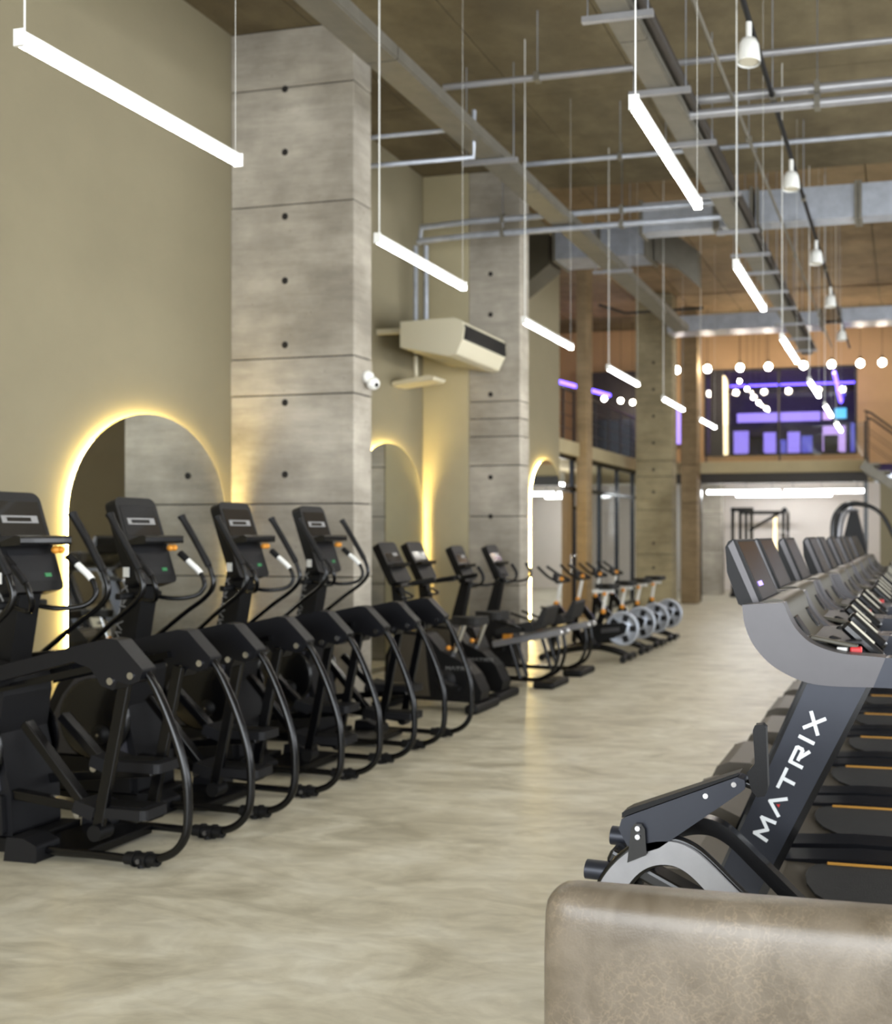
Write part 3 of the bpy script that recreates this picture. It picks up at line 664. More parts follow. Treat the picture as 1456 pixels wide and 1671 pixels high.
def rounded_slab(t, name, lo, hi, hw, thick, rad, material='black_plastic', bev=0.016):
    """Slab whose user-side face runs from lo=(u,z) to hi=(u,z), with rounded corners."""
    A, B = Vector((-lo[0], 0, lo[1])), Vector((-hi[0], 0, hi[1])); d = (B - A); ln = d.length; d.normalize()
    nrm = Vector((-abs(d.z), 0, d.x)).normalized()
    out = []
    for cx, cy, a0 in ((hw - rad, ln - rad, 0), (-hw + rad, ln - rad, 90), (-hw + rad * .7, rad * .7, 180), (hw - rad * .7, rad * .7, 270)):
        rr = rad if a0 < 180 else rad * .7
        for k in range(6):
            a = math.radians(a0 + 90 * k / 5); out.append((cx + rr * math.cos(a), cy + rr * math.sin(a)))
    n = len(out)
    vs = [A + d * q + Vector((0, p, 0)) for p, q in out] + [A + d * q + Vector((0, p * .94, 0)) + nrm * thick for p, q in out]
    m = MB().add(vs, [tuple(range(n)), tuple(range(2 * n - 1, n - 1, -1))]); m.add(vs, [(i, n + i, n + (i + 1) % n, (i + 1) % n) for i in range(n)], True)
    return m.build(name, material, t, bev, 3)

def make_elliptical():
    t = thing('elliptical_trainer', (-3.44, 4.40, 0), '', 'elliptical trainer', 'black elliptical trainers in a row')
    for v in (-0.235, 0.235):
        s = -1 if v < 0 else 1
        pts = cr([(-0.88, v, 0.05), (-0.5, v, 0.042), (-0.26, v, 0.038), (-0.11, v, 0.07), (-0.025, v, 0.15), (0.0, v, 0.27), (-0.012, v, 0.47), (-0.085, v, 0.69), (-0.20, v, 0.92), (-0.30, v, 1.02)], 6)
        MB().tube(pts, 0.021, 10).build('rear_frame_tube', 'black_steel', t)
        m = MB().cyl((-0.17, v, 0.04), (-0.35, v, 0.041), 0.032, n=12).cyl((-0.22, v, 0.04), (-0.235, v, 0.04), 0.04).cyl((-0.29, v, 0.04), (-0.305, v, 0.04), 0.04).cyl((-0.26, v, 0.0), (-0.26, v, 0.03), 0.024)
        fc = m.build('foot_clamp', 'black_plastic', t)
        MB().cyl((-0.255, v - 0.034, 0.04), (-0.255, v - 0.042, 0.04), 0.012).build('clamp_screw', 'steel_tube', fc)
        MB().prism(pz([(0.82, 0.0), (0.82, 0.085), (0.9, 0.12), (1.0, 0.12), (1.02, 0.0)]), v - 0.07, v + 0.07).build('side_foot', 'charcoal', t, 0.012)
        arm = [(0.215, 0.985), (0.365, 1.13), (0.42, 1.135), (0.56, 1.105), (1.22, 0.945), (1.22, 0.865), (0.62, 1.015), (0.52, 0.985), (0.455, 0.90), (0.385, 0.88), (0.36, 0.925), (0.29, 0.91), (0.235, 0.93)]
        y0 = v + s * 0.005
        top = [arm[0], arm[1], arm[2], arm[3], arm[4]]
        MB().prism(pz(arm), y0 - 0.045, y0 + 0.045).build('pivot_arm', 'navy_gloss', t, 0.008)
        for u, z in ((0.283, 0.955), (0.40, 0.925)):
            MB().cyl((-u, y0 - 0.053, z), (-u, y0 + 0.053, z), 0.018, n=14).build('pivot_bolt', 'chrome', t)
        vi = v - s * 0.055
        MB().bar((-0.46, vi, 1.0), (-1.2, vi, 0.84), 0.03, 0.035).build('lower_arm_bar', 'black_steel', t)
        MB().bar((-0.40, vi, 0.94), (-0.575, vi, 0.13), 0.03, 0.062).build('swing_arm', 'black_steel', t, 0.006)
        MB().cyl((-0.565, vi - 0.035, 0.14), (-0.565, vi + 0.05, 0.14), 0.042, n=14).build('swing_joint', 'black_plastic', t)
    for v, z0, u0 in ((-0.115, 0.215, 0.28), (0.115, 0.39, 0.40)):
        p = MB().prism([(-u0, v - 0.075), (-u0 - 0.03, v - 0.085), (-u0 - 0.34, v - 0.075), (-u0 - 0.38, v - 0.05), (-u0 - 0.38, v + 0.05), (-u0 - 0.34, v + 0.075), (-u0 - 0.03, v + 0.085), (-u0, v + 0.075)], z0, z0 + 0.05, 'xy').build('pedal', 'charcoal', t, 0.015)
        MB().box2((-u0 - 0.33, v - 0.055, z0 + 0.051), (-u0 - 0.04, v + 0.055, z0 + 0.056)).build('tread_pad', 'black_plastic', p)
        MB().prism(pz([(u0 + 0.30, z0 + 0.05), (u0 + 0.42, z0 + 0.08), (u0 + 0.44, z0 + 0.02), (u0 + 0.32, z0 - 0.02)]), v - 0.08, v + 0.08).build('toe_stop', 'charcoal', p, 0.01)
        MB().bar((-u0 - 0.1, v, z0 - 0.01), (-1.3, v, 0.30), 0.05, 0.05).build('pedal_link', 'black_steel', t, 0.006)
        MB().bar((-1.08, v, 0.66), (-u0 - 0.42, v, z0 + 0.03), 0.05, 0.05).build('drive_arm', 'black_steel', t, 0.006)
        MB().cyl((-u0 - 0.44, v - 0.05, z0 + 0.0), (-u0 - 0.44, v + 0.05, z0 + 0.0), 0.02).build('link_bolt', 'chrome', t)
    body = [(1.13, 0.07), (1.14, 0.28), (1.22, 0.60), (1.19, 0.80), (1.20, 0.90), (1.34, 0.98), (1.52, 0.92), (1.72, 0.72), (1.86, 0.44), (1.90, 0.18), (1.88, 0.05)]
    b = MB().prism(pz(body), -0.15, 0.15).build('drive_shroud', 'charcoal', t, 0.02)
    for s in (-1, 1):
        side = [(1.20, 0.30), (1.26, 0.60), (1.24, 0.84), (1.33, 0.90), (1.50, 0.84), (1.66, 0.66), (1.80, 0.40), (1.83, 0.30)]
        MB().prism(pz(side), s * 0.148, s * 0.172).build('side_cover', 'grey_shroud', b, 0.012)
        low = [(1.16, 0.08), (1.17, 0.285), (1.83, 0.285), (1.86, 0.08)]
        MB().prism(pz(low), s * 0.148, s * 0.180).build('lower_cover', 'charcoal', b, 0.012)
        MB().lathe((-1.42, s * 0.168, 0.52), [(0.001, s * 0.02), (0.23, s * 0.02), (0.25, s * 0.012), (0.25, 0.0)], 'y', 28).build('crank_disc', 'black_gloss', t)
        MB().lathe((-1.36, s * 0.188, 0.43), [(0.001, s * 0.03), (0.05, s * 0.03), (0.06, 0.0)], 'y', 16).build('crank_hub', 'black_plastic', t)
        MB().cyl((-1.36, s * 0.217, 0.43), (-1.36, s * 0.222, 0.43), 0.013).build('hub_bolt', 'chrome', t)
        MB().prism(pz([(1.10, 0.86), (1.10, 0.98), (1.22, 1.0), (1.5, 0.97), (1.52, 0.9)]), s * 0.17 - 0.0, s * 0.30).build('pivot_cover', 'black_plastic', t, 0.012)
    MB().prism(pz([(1.04, 0.0), (1.04, 0.07), (1.9, 0.07), (1.92, 0.0)]), -0.19, 0.19).build('base_plate', 'black_plastic', t, 0.01)
    MB().box2((-0.98, -0.22, 0.012), (-0.6, 0.22, 0.06)).build('cross_beam', 'black_steel', t, 0.008)
    # mast and console
    mast = MB().prism(pz([(1.24, 0.95), (1.16, 1.40), (1.29, 1.42), (1.40, 0.93)]), -0.065, 0.065).build('mast', 'black_plastic', t, 0.012)
    L, sp, ln = lettering((-1.345, -0.0652, 0.98), (0.20, 0, 1), (-1, 0, 0.2), 0.042, 0.2)
    L.build('lettering', 'letter_grey', mast)
    con = rounded_slab(t, 'console', (1.118, 1.345), (1.296, 1.880), 0.165, 0.085, 0.05)
    def on_face(z0, z1, v0, v1, name, material, lift=0.004):
        # the user-side face of the console runs from (1.125,1.365) to (1.29,1.86)
        def U(z): return 1.125 + (z - 1.365) / (1.86 - 1.365) * 0.165
        MB().prism(pz([(U(z0) - lift, z0), (U(z1) - lift, z1), (U(z1) + 0.004, z1), (U(z0) + 0.004, z0)]), v0, v1).build(name, material, con)
    on_face(1.64, 1.83, -0.14, 0.14, 'screen', 'display', 0.003)
    on_face(1.742, 1.752, -0.11, 0.11, 'print_line', 'letter_grey', 0.005)
    on_face(1.712, 1.720, -0.11, 0.11, 'print_line', 'letter_grey', 0.005)
    on_face(1.712, 1.752, 0.07, 0.11, 'print_block', 'letter_grey', 0.0055)
    on_face(1.715, 1.75, -0.11, -0.08, 'print_block', 'letter_grey', 0.0055)
    on_face(1.40, 1.565, -0.13, 0.13, 'keypad', 'charcoal', 0.003)
    on_face(1.42, 1.44, 0.06, 0.10, 'start_key', 'green_led', 0.006)
    MB().prism(pz([(1.07, 1.595), (1.07, 1.64), (1.10, 1.645), (1.20, 1.61), (1.20, 1.585)]), -0.16, 0.16).build('tray', 'black_gloss', con, 0.012)
    for dv in (0.125, 0.16): MB().ball((-1.14, dv, 1.565), 0.021, 10, 6).build('orange_button', 'orange_plastic', con)
    MB().box2((-1.22, -0.172, 1.39), (-1.18, -0.166, 1.45)).build('side_sticker', 'white_plastic', con)
    for s in (-1, 1):
        pts = cr([(-1.25, s * 0.06, 1.27), (-1.10, s * 0.10, 1.245), (-0.99, s * 0.17, 1.26), (-0.955, s * 0.205, 1.32), (-0.985, s * 0.21, 1.40), (-1.06, s * 0.205, 1.47), (-1.13, s * 0.20, 1.53)], 5)
        h = MB().tube(pts, 0.014, 8).build('fixed_handle', 'black_steel', t)
        MB().tube(pts[20:28], 0.018, 8).build('sensor_grip', 'white_plastic' if s > 0 else 'charcoal', h)
        MB().tube(pts[26:], 0.022, 8).build('grip_end', 'black_plastic', h)
        pts = cr([(-1.44, s * 0.27, 0.93), (-1.18, s * 0.29, 1.13), (-1.03, s * 0.30, 1.235), (-0.965, s * 0.30, 1.32), (-0.985, s * 0.30, 1.42), (-1.06, s * 0.30, 1.55), (-1.15, s * 0.30, 1.69), (-1.20, s * 0.295, 1.77)], 5)
        h = MB().tube(pts, 0.016, 8).build('moving_handle', 'black_steel', t)
        MB().tube(pts[21:], [0.021] * 13 + [0.023, 0.026], 8).build('hand_grip', 'black_plastic', h)
    MB().bar((-1.26, -0.17, 1.27), (-1.26, 0.17, 1.27), 0.05, 0.04).build('handle_bridge', 'black_plastic', t, 0.01)
    return t
ell = make_elliptical()
els = [ell] + [copy_tree(ell) for k in range(3)]
for o, y, lab in zip(els, (4.40, 5.26, 6.19, 7.13), (
        'nearest black elliptical trainer, cut off by the left picture edge',
        'second black elliptical trainer, in front of the first glowing arched mirror',
        'third black elliptical trainer, its console against the right rim of the first mirror',
        'fourth and farthest black elliptical trainer, its console against the first concrete column')):
    o.location = (-3.44, y, 0); o['label'] = lab

def make_console(t, u0, z0, u1, z1, hw, name='console'):
    """tilted box from lower user-side edge (u0,z0) to upper edge (u1,z1)"""
    th = 0.09
    c = rounded_slab(t, name, (u0, z0 - 0.02), (u1, z1 + 0.015), hw, 0.08, 0.045)
    def U(f): return u0 + (u1 - u0) * f
    def Z(f): return z0 + (z1 - z0) * f
    MB().prism(pz([(U(.5) - .003, Z(.5)), (U(.92) - .003, Z(.92)), (U(.92) + .01, Z(.92)), (U(.5) + .01, Z(.5))]), -hw * .8, hw * .8).build('screen', 'display', c)
    MB().prism(pz([(U(.66) - .005, Z(.66)), (U(.74) - .005, Z(.74)), (U(.74) + .01, Z(.74)), (U(.66) + .01, Z(.66))]), hw * .1, hw * .6).build('print_block', 'letter_grey', c)
    MB().prism(pz([(U(.38) - .06, Z(.38) + .03), (U(.42) + .01, Z(.42)), (U(.34) + .01, Z(.34)), (U(.34) - .05, Z(.34) + .01)]), -hw * .95, hw * .95).build('tray', 'black_gloss', c)
    return c

def make_upright_bike():
    t = thing('upright_bike', (-3.86, 8.4, 0), '', 'exercise bike', 'black upright exercise bikes')
    b = MB().prism(pz([(0.02, 0.08), (0.0, 0.18), (0.08, 0.34), (0.22, 0.47), (0.40, 0.55), (0.56, 0.72), (0.86, 0.74), (0.98, 0.50), (1.0, 0.10)]), -0.10, 0.10).build('body', 'black_plastic', t, 0.025, 3)
    for s in (-1, 1):
        MB().prism(pz([(0.58, 0.69), (0.84, 0.71), (0.94, 0.48), (0.96, 0.13), (0.52, 0.13)]), s * 0.098, s * 0.112).build('side_panel', 'hood_grey', b, 0.006)
        MB().lathe((-0.36, s * 0.10, 0.28), [(0.001, s * 0.015), (0.09, s * 0.015), (0.1, 0)], 'y', 18).build('crank_cover', 'charcoal', b)
        a = 0.5 if s < 0 else 3.64
        px, pzv = -0.36 + 0.16 * math.cos(a), 0.30 - 0.16 * math.sin(a)
        MB().bar((-0.36, s * 0.125, 0.28), (px, s * 0.135, pzv), 0.02, 0.03).build('crank', 'steel_tube', t)
        MB().box((px, s * 0.19, pzv), (0.11, 0.09, 0.03)).build('pedal', 'black_plastic', t, 0.006)
    L, sp, ln = lettering((-0.36, -0.1005, 0.385), (1, 0, 0), (0, 0, 1), 0.030, 0.22, gap=0.25)
    L.build('lettering', 'letter_grey', b)
    MB().box2((-0.10, -0.27, 0.0), (0.03, 0.27, 0.085)).build('rear_foot', 'black_plastic', t, 0.03, 3)
    MB().box2((-1.06, -0.25, 0.0), (-0.94, 0.25, 0.08)).build('front_foot', 'black_plastic', t, 0.025, 3)
    MB().cyl((-0.34, 0, 0.5), (-0.22, 0, 0.80), 0.028).build('seat_post', 'chrome', t)
    MB().ball((-0.355, -0.05, 0.58), 0.025).build('seat_knob', 'orange_plastic', t)
    st = MB().prism([(-0.03, -0.13), (-0.02, 0.13), (-0.12, 0.14), (-0.24, 0.06), (-0.34, 0.035), (-0.34, -0.035), (-0.24, -0.06), (-0.12, -0.14)], 0.80, 0.875, 'xy').build('seat', 'foam_seat', t, 0.03, 3)
    MB().prism(pz([(0.76, 0.66), (0.88, 1.22), (0.96, 1.22), (0.90, 0.66)]), -0.045, 0.045).build('mast', 'black_plastic', t, 0.01)
    make_console(t, 0.84, 1.22, 1.03, 1.56, 0.16)
    for s in (-1, 1):
        pts = cr([(-0.92, s * 0.03, 1.16), (-0.78, s * 0.18, 1.17), (-0.60, s * 0.22, 1.20), (-0.42, s * 0.20, 1.23)], 5)
        h = MB().tube(pts, 0.016).build('handlebar', 'black_steel', t)
        MB().tube(pts[9:], 0.023).build('grip', 'black_plastic', h)
        MB().tube(pts[6:9], 0.022).build('sensor_pad', 'steel_tube', h)
    MB().tube(cr([(-0.90, -0.05, 1.12), (-0.80, -0.08, 1.05), (-0.79, 0.08, 1.05), (-0.90, 0.05, 1.12)], 4), 0.012).build('towel_hook', 'black_steel', t)
    return t
ub = make_upright_bike(); ub2 = copy_tree(ub)
for o, y, lab in ((ub, 8.58, 'upright exercise bike with grey side panel, right after the ellipticals'), (ub2, 9.22, 'upright exercise bike with grey side panel, next to the recumbent bikes')):
    o.location = (-3.86 if y < 9 else -3.92, y, 0); o['label'] = lab

def make_recumbent():
    t = thing('recumbent_bike', (-3.60, 10.1, 0), '', 'exercise bike', 'recumbent exercise bikes')
    MB().box2((-0.30, -0.26, 0.0), (-0.06, 0.26, 0.075)).build('rear_foot', 'black_plastic', t, 0.03, 3)
    MB().box2((-1.62, -0.24, 0.0), (-1.46, 0.24, 0.075)).build('front_foot', 'black_plastic', t, 0.03, 3)
    MB().bar((-0.2, 0, 0.06), (-1.5, 0, 0.09), 0.07, 0.05).build('base_beam', 'black_steel', t, 0.01)
    for s in (-1, 1):
        MB().bar((-0.02, s * 0.10, 0.60), (-0.82, s * 0.10, 0.45), 0.05, 0.07).build('seat_rail', 'bright_paint', t, 0.012)
        MB().tube(cr([(-0.08, s * 0.10, 0.56), (-0.06, s * 0.10, 0.36), (-0.14, s * 0.11, 0.16), (-0.34, s * 0.12, 0.06)], 6), 0.020).build('rear_support', 'black_steel', t)
        MB().cyl((-0.62, s * 0.10, 0.46), (-0.50, s * 0.10, 0.08), 0.02).build('front_support', 'black_steel', t)
        MB().tube(cr([(-0.42, s * 0.20, 0.62), (-0.44, s * 0.30, 0.66), (-0.60, s * 0.31, 0.70), (-0.78, s * 0.30, 0.76)], 5), 0.014).build('seat_handle', 'black_steel', t)
        MB().ball((-0.03, s * 0.10, 0.60), 0.03).build('rail_cap', 'chrome', t)
        a = 0.6 if s < 0 else 3.74
        px, pzv = -1.22 + 0.16 * math.cos(a), 0.42 - 0.16 * math.sin(a)
        MB().bar((-1.22, s * 0.13, 0.42), (px, s * 0.14, pzv), 0.02, 0.03).build('crank', 'steel_tube', t)
        MB().box((px, s * 0.20, pzv), (0.10, 0.09, 0.12)).build('pedal', 'black_plastic', t, 0.01)
    MB().prism(pz([(0.30, 0.64), (0.34, 0.72), (0.60, 0.66), (0.74, 0.63), (0.74, 0.57), (0.32, 0.60)]), -0.2, 0.2).build('seat', 'foam_seat', t, 0.03, 3)
    MB().prism(pz([(0.22, 0.66), (0.16, 0.86), (0.20, 0.88), (0.30, 0.68)]), -0.19, 0.19).build('backrest', 'foam_seat', t, 0.02, 3)
    MB().box2((-0.70, -0.12, 0.50), (-0.60, -0.05, 0.57)).build('adjust_lever', 'orange_plastic', t, 0.01)
    MB().prism(pz([(0.98, 0.08), (0.95, 0.40), (1.05, 0.62), (1.35, 0.72), (1.52, 0.55), (1.56, 0.08)]), -0.11, 0.11).build('body', 'charcoal', t, 0.03, 3)
    MB().prism(pz([(1.22, 0.65), (1.12, 1.18), (1.20, 1.20), (1.36, 0.65)]), -0.045, 0.045).build('mast', 'black_plastic', t, 0.01)
    make_console(t, 1.12, 1.16, 1.30, 1.51, 0.15)
    for s in (-1, 1):
        pts = cr([(-1.16, s * 0.03, 1.10), (-1.02, s * 0.18, 1.08), (-0.90, s * 0.22, 1.12), (-0.88, s * 0.22, 1.20), (-0.94, s * 0.22, 1.30)], 5)
        h = MB().tube(pts, 0.015).build('handlebar', 'black_steel', t)
        MB().tube(pts[13:], 0.020).build('grip', 'black_plastic', h)
    return t
rb = make_recumbent(); rb2 = copy_tree(rb)
for o, y, lab in ((rb, 10.1, 'recumbent exercise bike with silver seat rails, nearer of the two'), (rb2, 11.03, 'recumbent exercise bike with silver seat rails, beside the spinning bikes')):
    o.location = (-3.60, y, 0); o['label'] = lab

def make_spin_bike():
    t = thing('spinning_bike', (-3.45, 12.33, 0), '', 'exercise bike', 'spinning bikes with silver rear wheels')
    for x, nm in ((-0.12, 'rear_foot'), (-1.22, 'front_foot')):
        MB().tube(cr([(x + 0.02, -0.27, 0.045), (x, -0.12, 0.055), (x, 0.12, 0.055), (x + 0.02, 0.27, 0.045)], 4), 0.043).build(nm, 'black_plastic', t)
    MB().tube(cr([(-0.05, 0, 0.04), (-0.25, 0, 0.12), (-0.55, 0, 0.17), (-0.9, 0, 0.13), (-1.22, 0, 0.05)], 5), 0.045).build('base_beam', 'black_steel', t)
    w = MB().lathe((-0.18, 0.0, 0.42), [(0.03, -0.03), (0.08, -0.03), (0.10, -0.018), (0.185, -0.018), (0.195, -0.026), (0.225, -0.026), (0.23, 0), (0.225, 0.026), (0.195, 0.026), (0.185, 0.018), (0.10, 0.018), (0.08, 0.03), (0.03, 0.03)], 'y', 36).build('flywheel', 'galvanised', t)
    MB().lathe((-0.18, 0, 0.42), [(0.001, -0.05), (0.035, -0.05), (0.04, 0.05), (0.001, 0.05)], 'y', 14).build('hub', 'black_plastic', w)
    for k in range(5):
        a = k * 2 * math.pi / 5
        c, s = math.cos(a), math.sin(a); M = Matrix(((c, 0, -s), (0, 1, 0), (s, 0, c)))
        MB().box((-0.18 + 0.14 * c, -0.020, 0.42 + 0.14 * s), (0.085, 0.006, 0.075), M).build('wheel_slot', 'charcoal', w)
    MB().prism(pz([(0.10, 0.46), (0.16, 0.50), (0.62, 0.46), (0.74, 0.34), (0.70, 0.25), (0.50, 0.22), (0.14, 0.36)]), -0.075, -0.035).build('chain_guard', 'black_plastic', t, 0.015)
    MB().prism(pz([(0.20, 0.44), (0.45, 0.42), (0.45, 0.36), (0.20, 0.39)]), -0.08, -0.074).build('guard_inlay', 'steel_tube', t, 0.01)
    MB().bar((-0.62, 0.02, 0.16), (-0.44, 0.02, 0.66), 0.06, 0.08).build('seat_tube', 'black_steel', t, 0.01)
    MB().bar((-0.46, 0.02, 0.62), (-0.40, 0.02, 0.92), 0.035, 0.05).build('seat_post', 'white_plastic', t, 0.006)
    MB().bar((-0.60, 0.02, 0.90), (-0.30, 0.02, 0.90), 0.035, 0.04).build('seat_slide', 'white_plastic', t, 0.006)
    MB().prism([(-0.26, -0.10), (-0.25, 0.14), (-0.34, 0.14), (-0.45, 0.06), (-0.56, 0.045), (-0.56, -0.005), (-0.45, -0.02), (-0.34, -0.10)], 0.935, 1.0, 'xy').build('saddle', 'foam_seat', t, 0.02, 2)
    MB().ball((-0.43, -0.045, 0.64), 0.035).build('seat_knob', 'orange_plastic', t)
    MB().ball((-0.42, -0.03, 0.87), 0.028).build('slide_knob', 'orange_plastic', t)
    MB().bar((-0.66, 0.02, 0.18), (-1.12, 0.02, 0.72), 0.06, 0.09).build('main_tube', 'black_steel', t, 0.01)
    MB().bar((-1.16, 0.02, 0.12), (-1.10, 0.02, 0.75), 0.06, 0.08).build('front_tube', 'black_steel', t, 0.01)
    MB().bar((-1.10, 0.02, 0.70), (-1.04, 0.02, 1.0), 0.035, 0.05).build('stem', 'white_plastic', t, 0.006)
    MB().ball((-1.08, -0.045, 0.74), 0.03).build('stem_knob', 'orange_plastic', t)
    for s in (-1, 1):
        MB().tube(cr([(-1.03, 0.02, 1.02), (-1.06, s * 0.12 + 0.02, 1.02), (-1.0, s * 0.24 + 0.02, 1.03), (-1.14, s * 0.22 + 0.02, 1.10), (-1.30, s * 0.16 + 0.02, 1.22)], 5), 0.018).build('handlebar', 'black_plastic', t)
        a = 0.9 if s < 0 else 4.04
        px, pzv = -0.60 + 0.17 * math.cos(a), 0.34 - 0.17 * math.sin(a)
        MB().bar((-0.60, s * 0.09, 0.34), (px, s * 0.10, pzv), 0.02, 0.03).build('crank', 'steel_tube', t)
        MB().box((px, s * 0.16, pzv), (0.10, 0.09, 0.04)).build('pedal', 'black_plastic', t, 0.008)
    MB().box2((-1.13, -0.05, 1.04), (-1.09, 0.09, 1.13)).build('computer', 'charcoal', t, 0.01)
    MB().ball((-1.02, -0.01, 1.06), 0.028).build('resistance_knob', 'orange_plastic', t)
    return t
sb = make_spin_bike()
for k, y in enumerate((12.33, 13.2, 14.0, 14.85)):
    o = sb if k == 0 else sbs
    if k < 3: sbs = copy_tree(sb)
    o.location = (-3.45, y, 0)
    o['label'] = ['spinning bike with silver rear wheel, nearest of the four', 'second spinning bike with silver rear wheel from the recumbent bikes', 'third spinning bike with silver rear wheel from the recumbent bikes', 'farthest spinning bike with silver rear wheel, toward the freestanding column'][k]

# ================================================================ treadmills
def make_treadmill():
    t = thing('treadmill', (0, 3.65, 0), '', 'treadmill', 'treadmills in a row')
    Wd = 0.86
    MB().prism([(-1.08, 0.05), (-1.09, 0.22), (-1.05, 0.30), (-0.98, 0.325), (-0.86, 0.325), (-0.62, 0.225), (-0.52, 0.196), (-0.20, 0.19), (-0.20, 0.05)], 0.13, Wd - 0.13).build('motor_hood', 'hood_grey', t, 0.018, 3)
    MB().box2((-1.093, 0.30, 0.08), (-1.075, Wd - 0.30, 0.2)).build('hood_grille', 'charcoal', t, 0.006)
    MB().box2((-1.0, 0.06, 0.02), (1.02, Wd - 0.06, 0.10)).build('base_frame', 'black_plastic', t, 0.01)
    for x in (-0.9, 0.9):
        for y in (0.12, Wd - 0.12): MB().cyl((x, y, 0), (x, y, 0.03), 0.035).build('foot', 'black_plastic', t)
    for y0, y1 in ((0.0, 0.155), (Wd - 0.155, Wd)):
        MB().prism([(-0.86, 0.15), (-0.55, 0.205), (-0.2, 0.225), (1.02, 0.21), (1.06, 0.12), (1.0, 0.08), (-0.2, 0.09), (-0.5, 0.11)], y0, y1).build('side_rail', 'navy_gloss', t, 0.014, 3)
    MB().prism([(1.0, 0.17), (1.0, 0.69), (-0.34, 0.69), (-0.385, 0.665), (-0.415, 0.61), (-0.42, 0.52), (-0.405, 0.42), (-0.36, 0.31), (-0.29, 0.22), (-0.22, 0.17)], 0.11, 0.205, 'xy').build('running_belt', 'belt', t)
    MB().box2((1.0, 0.1, 0.08), (1.08, Wd - 0.1, 0.2)).build('rear_roller_cover', 'charcoal', t, 0.02)
    for y in (0.665,): MB().box2((-0.34, y, 0.2055), (0.98, y + 0.018, 0.212)).build('belt_line', 'orange_line', t)
    for k in (0, 1):
        y0 = 0.0 if k == 0 else Wd - 0.075; y1 = y0 + 0.075
        up = MB().prism([(-0.81, 0.12), (-0.365, 1.12), (-0.11, 1.12), (-0.60, 0.12)], y0, y1).build('upright', 'black_gloss', t, 0.012, 3)
        yf = y0 - 0.0015
        MB().prism([(-0.762, 0.20), (-0.362, 1.095), (-0.142, 1.095), (-0.597, 0.20)], yf, y0 + 0.004).build('face_plate', 'slate_paint', up)
        if k == 0:
            a = Vector((0.425, 0, 0.905)); u = Vector((-0.905, 0, 0.425))
            L, sp, ln = lettering((-0.515, yf, 0.50), a, u, 0.055, 0.24, gap=0.42)
            L.build('lettering', 'letter_white', up)
            c = sp['A'] + u * 0.012
            MB().add([c + a * 0.007 - Vector((0, 0.0012, 0)), c - a * 0.007 - Vector((0, 0.0012, 0)), c + u * 0.013 - Vector((0, 0.0012, 0))], [(0, 1, 2)]).build('logo_accent', 'red_plastic', up)
        # curved side fairing and handrail
        outer = [(-0.605, 1.385), (-0.595, 1.31), (-0.565, 1.24), (-0.51, 1.175), (-0.44, 1.13), (-0.36, 1.10), (-0.27, 1.09), (-0.12, 1.09)]
        inner = [(-0.45, 1.395), (-0.425, 1.335), (-0.395, 1.29), (-0.35, 1.25), (-0.29, 1.225), (-0.225, 1.21), (-0.15, 1.205), (-0.075, 1.20)]
        MB().strip([(p.x, p.y) for p in cr([q + (0,) for q in inner], 4)], [(p.x, p.y) for p in cr([q + (0,) for q in outer], 4)], y0 - 0.008, y1 + 0.02).build('side_fairing', 'fairing_grey', t, 0.008, 2)
        MB().prism([(-0.075, 1.20), (-0.12, 1.09), (0.30, 1.085), (0.40, 1.11), (0.40, 1.17), (0.30, 1.195)], y0 - 0.008, y1 + 0.01).build('handrail', 'slate_paint', t, 0.012, 2)
    # dashboard between the fairings
    top = [(-0.585, 1.375), (-0.52, 1.40), (-0.455, 1.395), (-0.43, 1.33), (-0.385, 1.26), (-0.32, 1.215), (-0.24, 1.19), (-0.16, 1.18)]
    bot = [(-0.575, 1.32), (-0.54, 1.26), (-0.50, 1.22), (-0.46, 1.19), (-0.42, 1.17), (-0.36, 1.15), (-0.28, 1.14), (-0.16, 1.145)]
    top, bot = [[(p.x, p.y) for p in cr([q + (0,) for q in l], 3)] for l in (top, bot)]
    d = MB().strip(top, bot, 0.08, Wd - 0.08).build('dashboard', 'dash_grey', t)
    for y in (0.14, Wd - 0.26):
        MB().bar((-0.428, y + 0.06, 1.330), (-0.375, y + 0.06, 1.252), 0.10, 0.012, (1, 0, 0.6)).build('bottle_pocket', 'black_gloss', d, 0.004)
    MB().box2((-0.36, 0.12, 1.235), (-0.17, Wd - 0.12, 1.243)).build('key_strip', 'charcoal', d)
    MB().bar((-0.36, 0.11, 1.258), (-0.18, 0.11, 1.225), 0.03, 0.016).build('tray_lip', 'dash_grey', d, 0.004)
    MB().box2((-0.21, 0.09, 1.20), (-0.165, 0.13, 1.225)).build('safety_clip', 'red_plastic', d, 0.006)
    MB().box2((-0.26, 0.10, 1.20), (-0.22, 0.15, 1.222)).build('key_cap', 'white_plastic', d, 0.004)
    for y in (0.22, Wd - 0.22):
        g_ = MB().bar((-0.24, y, 1.30), (-0.09, y, 1.165), 0.06, 0.045, (1, 0, 1)).build('grip', 'black_gloss', t, 0.014, 2)
        MB().bar((-0.215, y, 1.307), (-0.125, y, 1.225), 0.03, 0.012, (1, 0, 1)).build('sensor_pad', 'cream_pad', g_)
        MB().bar((-0.30, y, 1.24), (-0.09, y, 1.165), 0.05, 0.04).build('grip_stem', 'charcoal', t, 0.01)
    # tilted screen
    s = MB().prism([(-0.702, 1.60), (-0.690, 1.622), (-0.672, 1.632), (-0.660, 1.628), (-0.552, 1.385), (-0.560, 1.375), (-0.605, 1.352), (-0.650, 1.375), (-0.695, 1.50)], 0.17, Wd - 0.21).build('console', 'black_plastic', t, 0.014, 3)
    MB().prism([(-0.655, 1.6205), (-0.6585, 1.620), (-0.5585, 1.395), (-0.555, 1.3955)], 0.195, Wd - 0.235).build('screen', 'display_brown', s)
